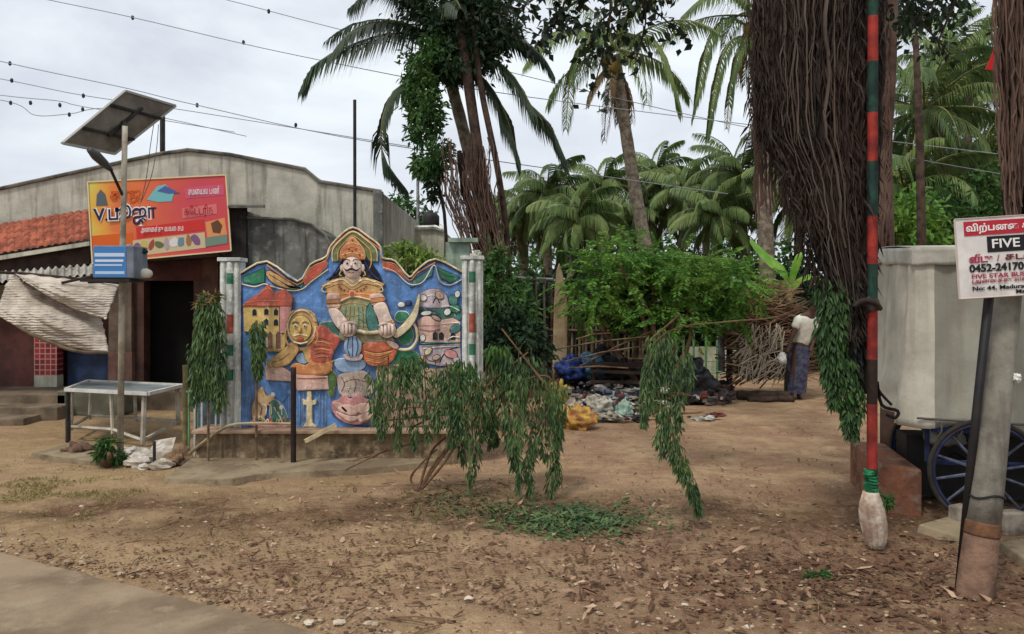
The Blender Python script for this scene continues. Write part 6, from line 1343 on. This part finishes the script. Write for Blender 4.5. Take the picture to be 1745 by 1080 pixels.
flat_leaves('pale_leaf_litter', 'pale dry leaves scattered over the bare earth', 270, gauss(1400, 985, 260, 50), .048, .024, dryM, 'leaf litter')
flat_leaves('pale_leaf_litter', 'scattered pale dry leaves in the middle of the yard', 230, gauss(760, 930, 260, 60), .05, .022, dryM, 'leaf litter')
flat_leaves('brown_leaf_litter', 'dark brown crumbled leaves under the roots', 2200, gauss(1440, 990, 260, 48), .045, .02, brM, 'leaf litter')
flat_leaves('brown_leaf_litter', 'dark brown crumbs of leaf near the road edge', 2300, gauss(560, 960, 300, 50), .032, .014, brM, 'leaf litter')
flat_leaves('brown_leaf_litter', 'sparse brown crumbs of leaf over the open middle of the yard', 700, uni(700, 1500, 715, 880), .035, .014, brM, 'leaf litter')
flat_leaves('pale_leaf_litter', 'sparse pale crumbs of leaf over the open middle of the yard', 160, uni(560, 1500, 720, 900), .03, .014, dryM, 'leaf litter')
flat_leaves('fallen_green_leaves', 'carpet of fallen green leaves below the drooping sapling', 1500, gauss(970, 890, 65, 14), .055, .016, leafD, 'fallen leaves')
flat_leaves('fallen_green_leaves', 'sparser fallen green leaves left of the leaf carpet', 900, gauss(810, 862, 60, 16), .05, .014, mat('olive_leaf', S(92, 96, 60), S(56, 60, 42), 2, .8, island=True), 'fallen leaves')
flat_leaves('fallen_green_leaves', 'a few green leaves fallen right of the leaf carpet', 300, gauss(1080, 885, 60, 18), .045, .014, mat('olive_leaf', S(92, 96, 60)), 'fallen leaves')
m = MB(); pm_ = [mat('pebble_a', S(176, 152, 124), S(130, 106, 84), 5, .95), mat('pebble_b', S(110, 84, 64), S(84, 62, 48), 5, .95), mat('pebble_c', S(206, 192, 172), S(170, 150, 130), 5, .95)]
k = 0
while k < 1900:
    if k % 3 == 0:
        t = R(-1.2, 3.6); p = RA+rdir*t-rn*abs(rnd.gauss(.06, .16))
    else: p = G(R(0, 1745), 1085-abs(rnd.gauss(0, 130)))
    if road_d(p.x, p.y) > -.01 or p.y > 11: continue
    s = R(.004, .011) if R(0, 1) < .92 else R(.012, .026); m.m = 0 if k % 5 else (2 if k % 2 else 1); m.m = 1 if k % 7 == 0 else m.m
    m.blob((p.x, p.y, g_h(p.x, p.y)+s*.2), (s*R(.9, 1.6), s*R(.8, 1.2), s*.6), k, .35, 1.7, 7, 5); k += 1
tag(m.build('pebbles', pm_, org=(0, 0, 0)), 'small pebbles and clods scattered over the earth and road edge', 'pebbles', kind='stuff')
m = MB(); m.m = 0
for i in range(170):
    p = G(R(200, 1745), R(850, 1078)) if i % 2 else G(rnd.gauss(760, 70), rnd.gauss(850, 14))
    if p.y > 11 or road_d(p.x, p.y) > -.05: continue
    a = R(0, 3.14); L_ = R(.04, .16); z = g_h(p.x, p.y)+.012; d = Vector((math.cos(a), math.sin(a), 0))*L_; m.tube([p+Vector((0, 0, z))-d, p+Vector((R(-.02, .02), 0, z+.01)), p+Vector((0, 0, z))+d], R(.0025, .005), 4)
tag(m.build('fallen_twigs', mat('twig_litter', S(130, 100, 76), S(84, 62, 48), 3, .9, island=True), org=(0, 0, 0)), 'fallen twigs strewn over the earth', 'twigs', kind='stuff')

# short dry grass at the left verge and in the yard
gm_ = MB(); N_ = 2600; cs = []
while len(cs) < N_:
    k = len(cs) % 3
    p = G(rnd.gauss(70, 110), rnd.gauss(835, 26)) if k < 2 else G(R(0, 900), R(800, 960))
    if p.y > 11 or road_d(p.x, p.y) > -.03: continue
    if noise.noise(Vector((p.x*2.2, p.y*2.2, 4))) < .08: continue
    cs.append((p.x, p.y, g_h(p.x, p.y)))
d = np.stack([NR.normal(size=N_)*.6, NR.normal(size=N_)*.6, np.abs(NR.normal(size=N_))*.5+.25], 1)
gm_.leaves(np.array(cs), d, .03+.03*NR.random(N_), .005)
tag(gm_.build('dry_grass', mat('dry_grass', S(150, 140, 84), S(104, 104, 56), 2, .9, island=True), org=(0, 0, 0)), 'thin dry grass on the verge', 'grass', kind='stuff')
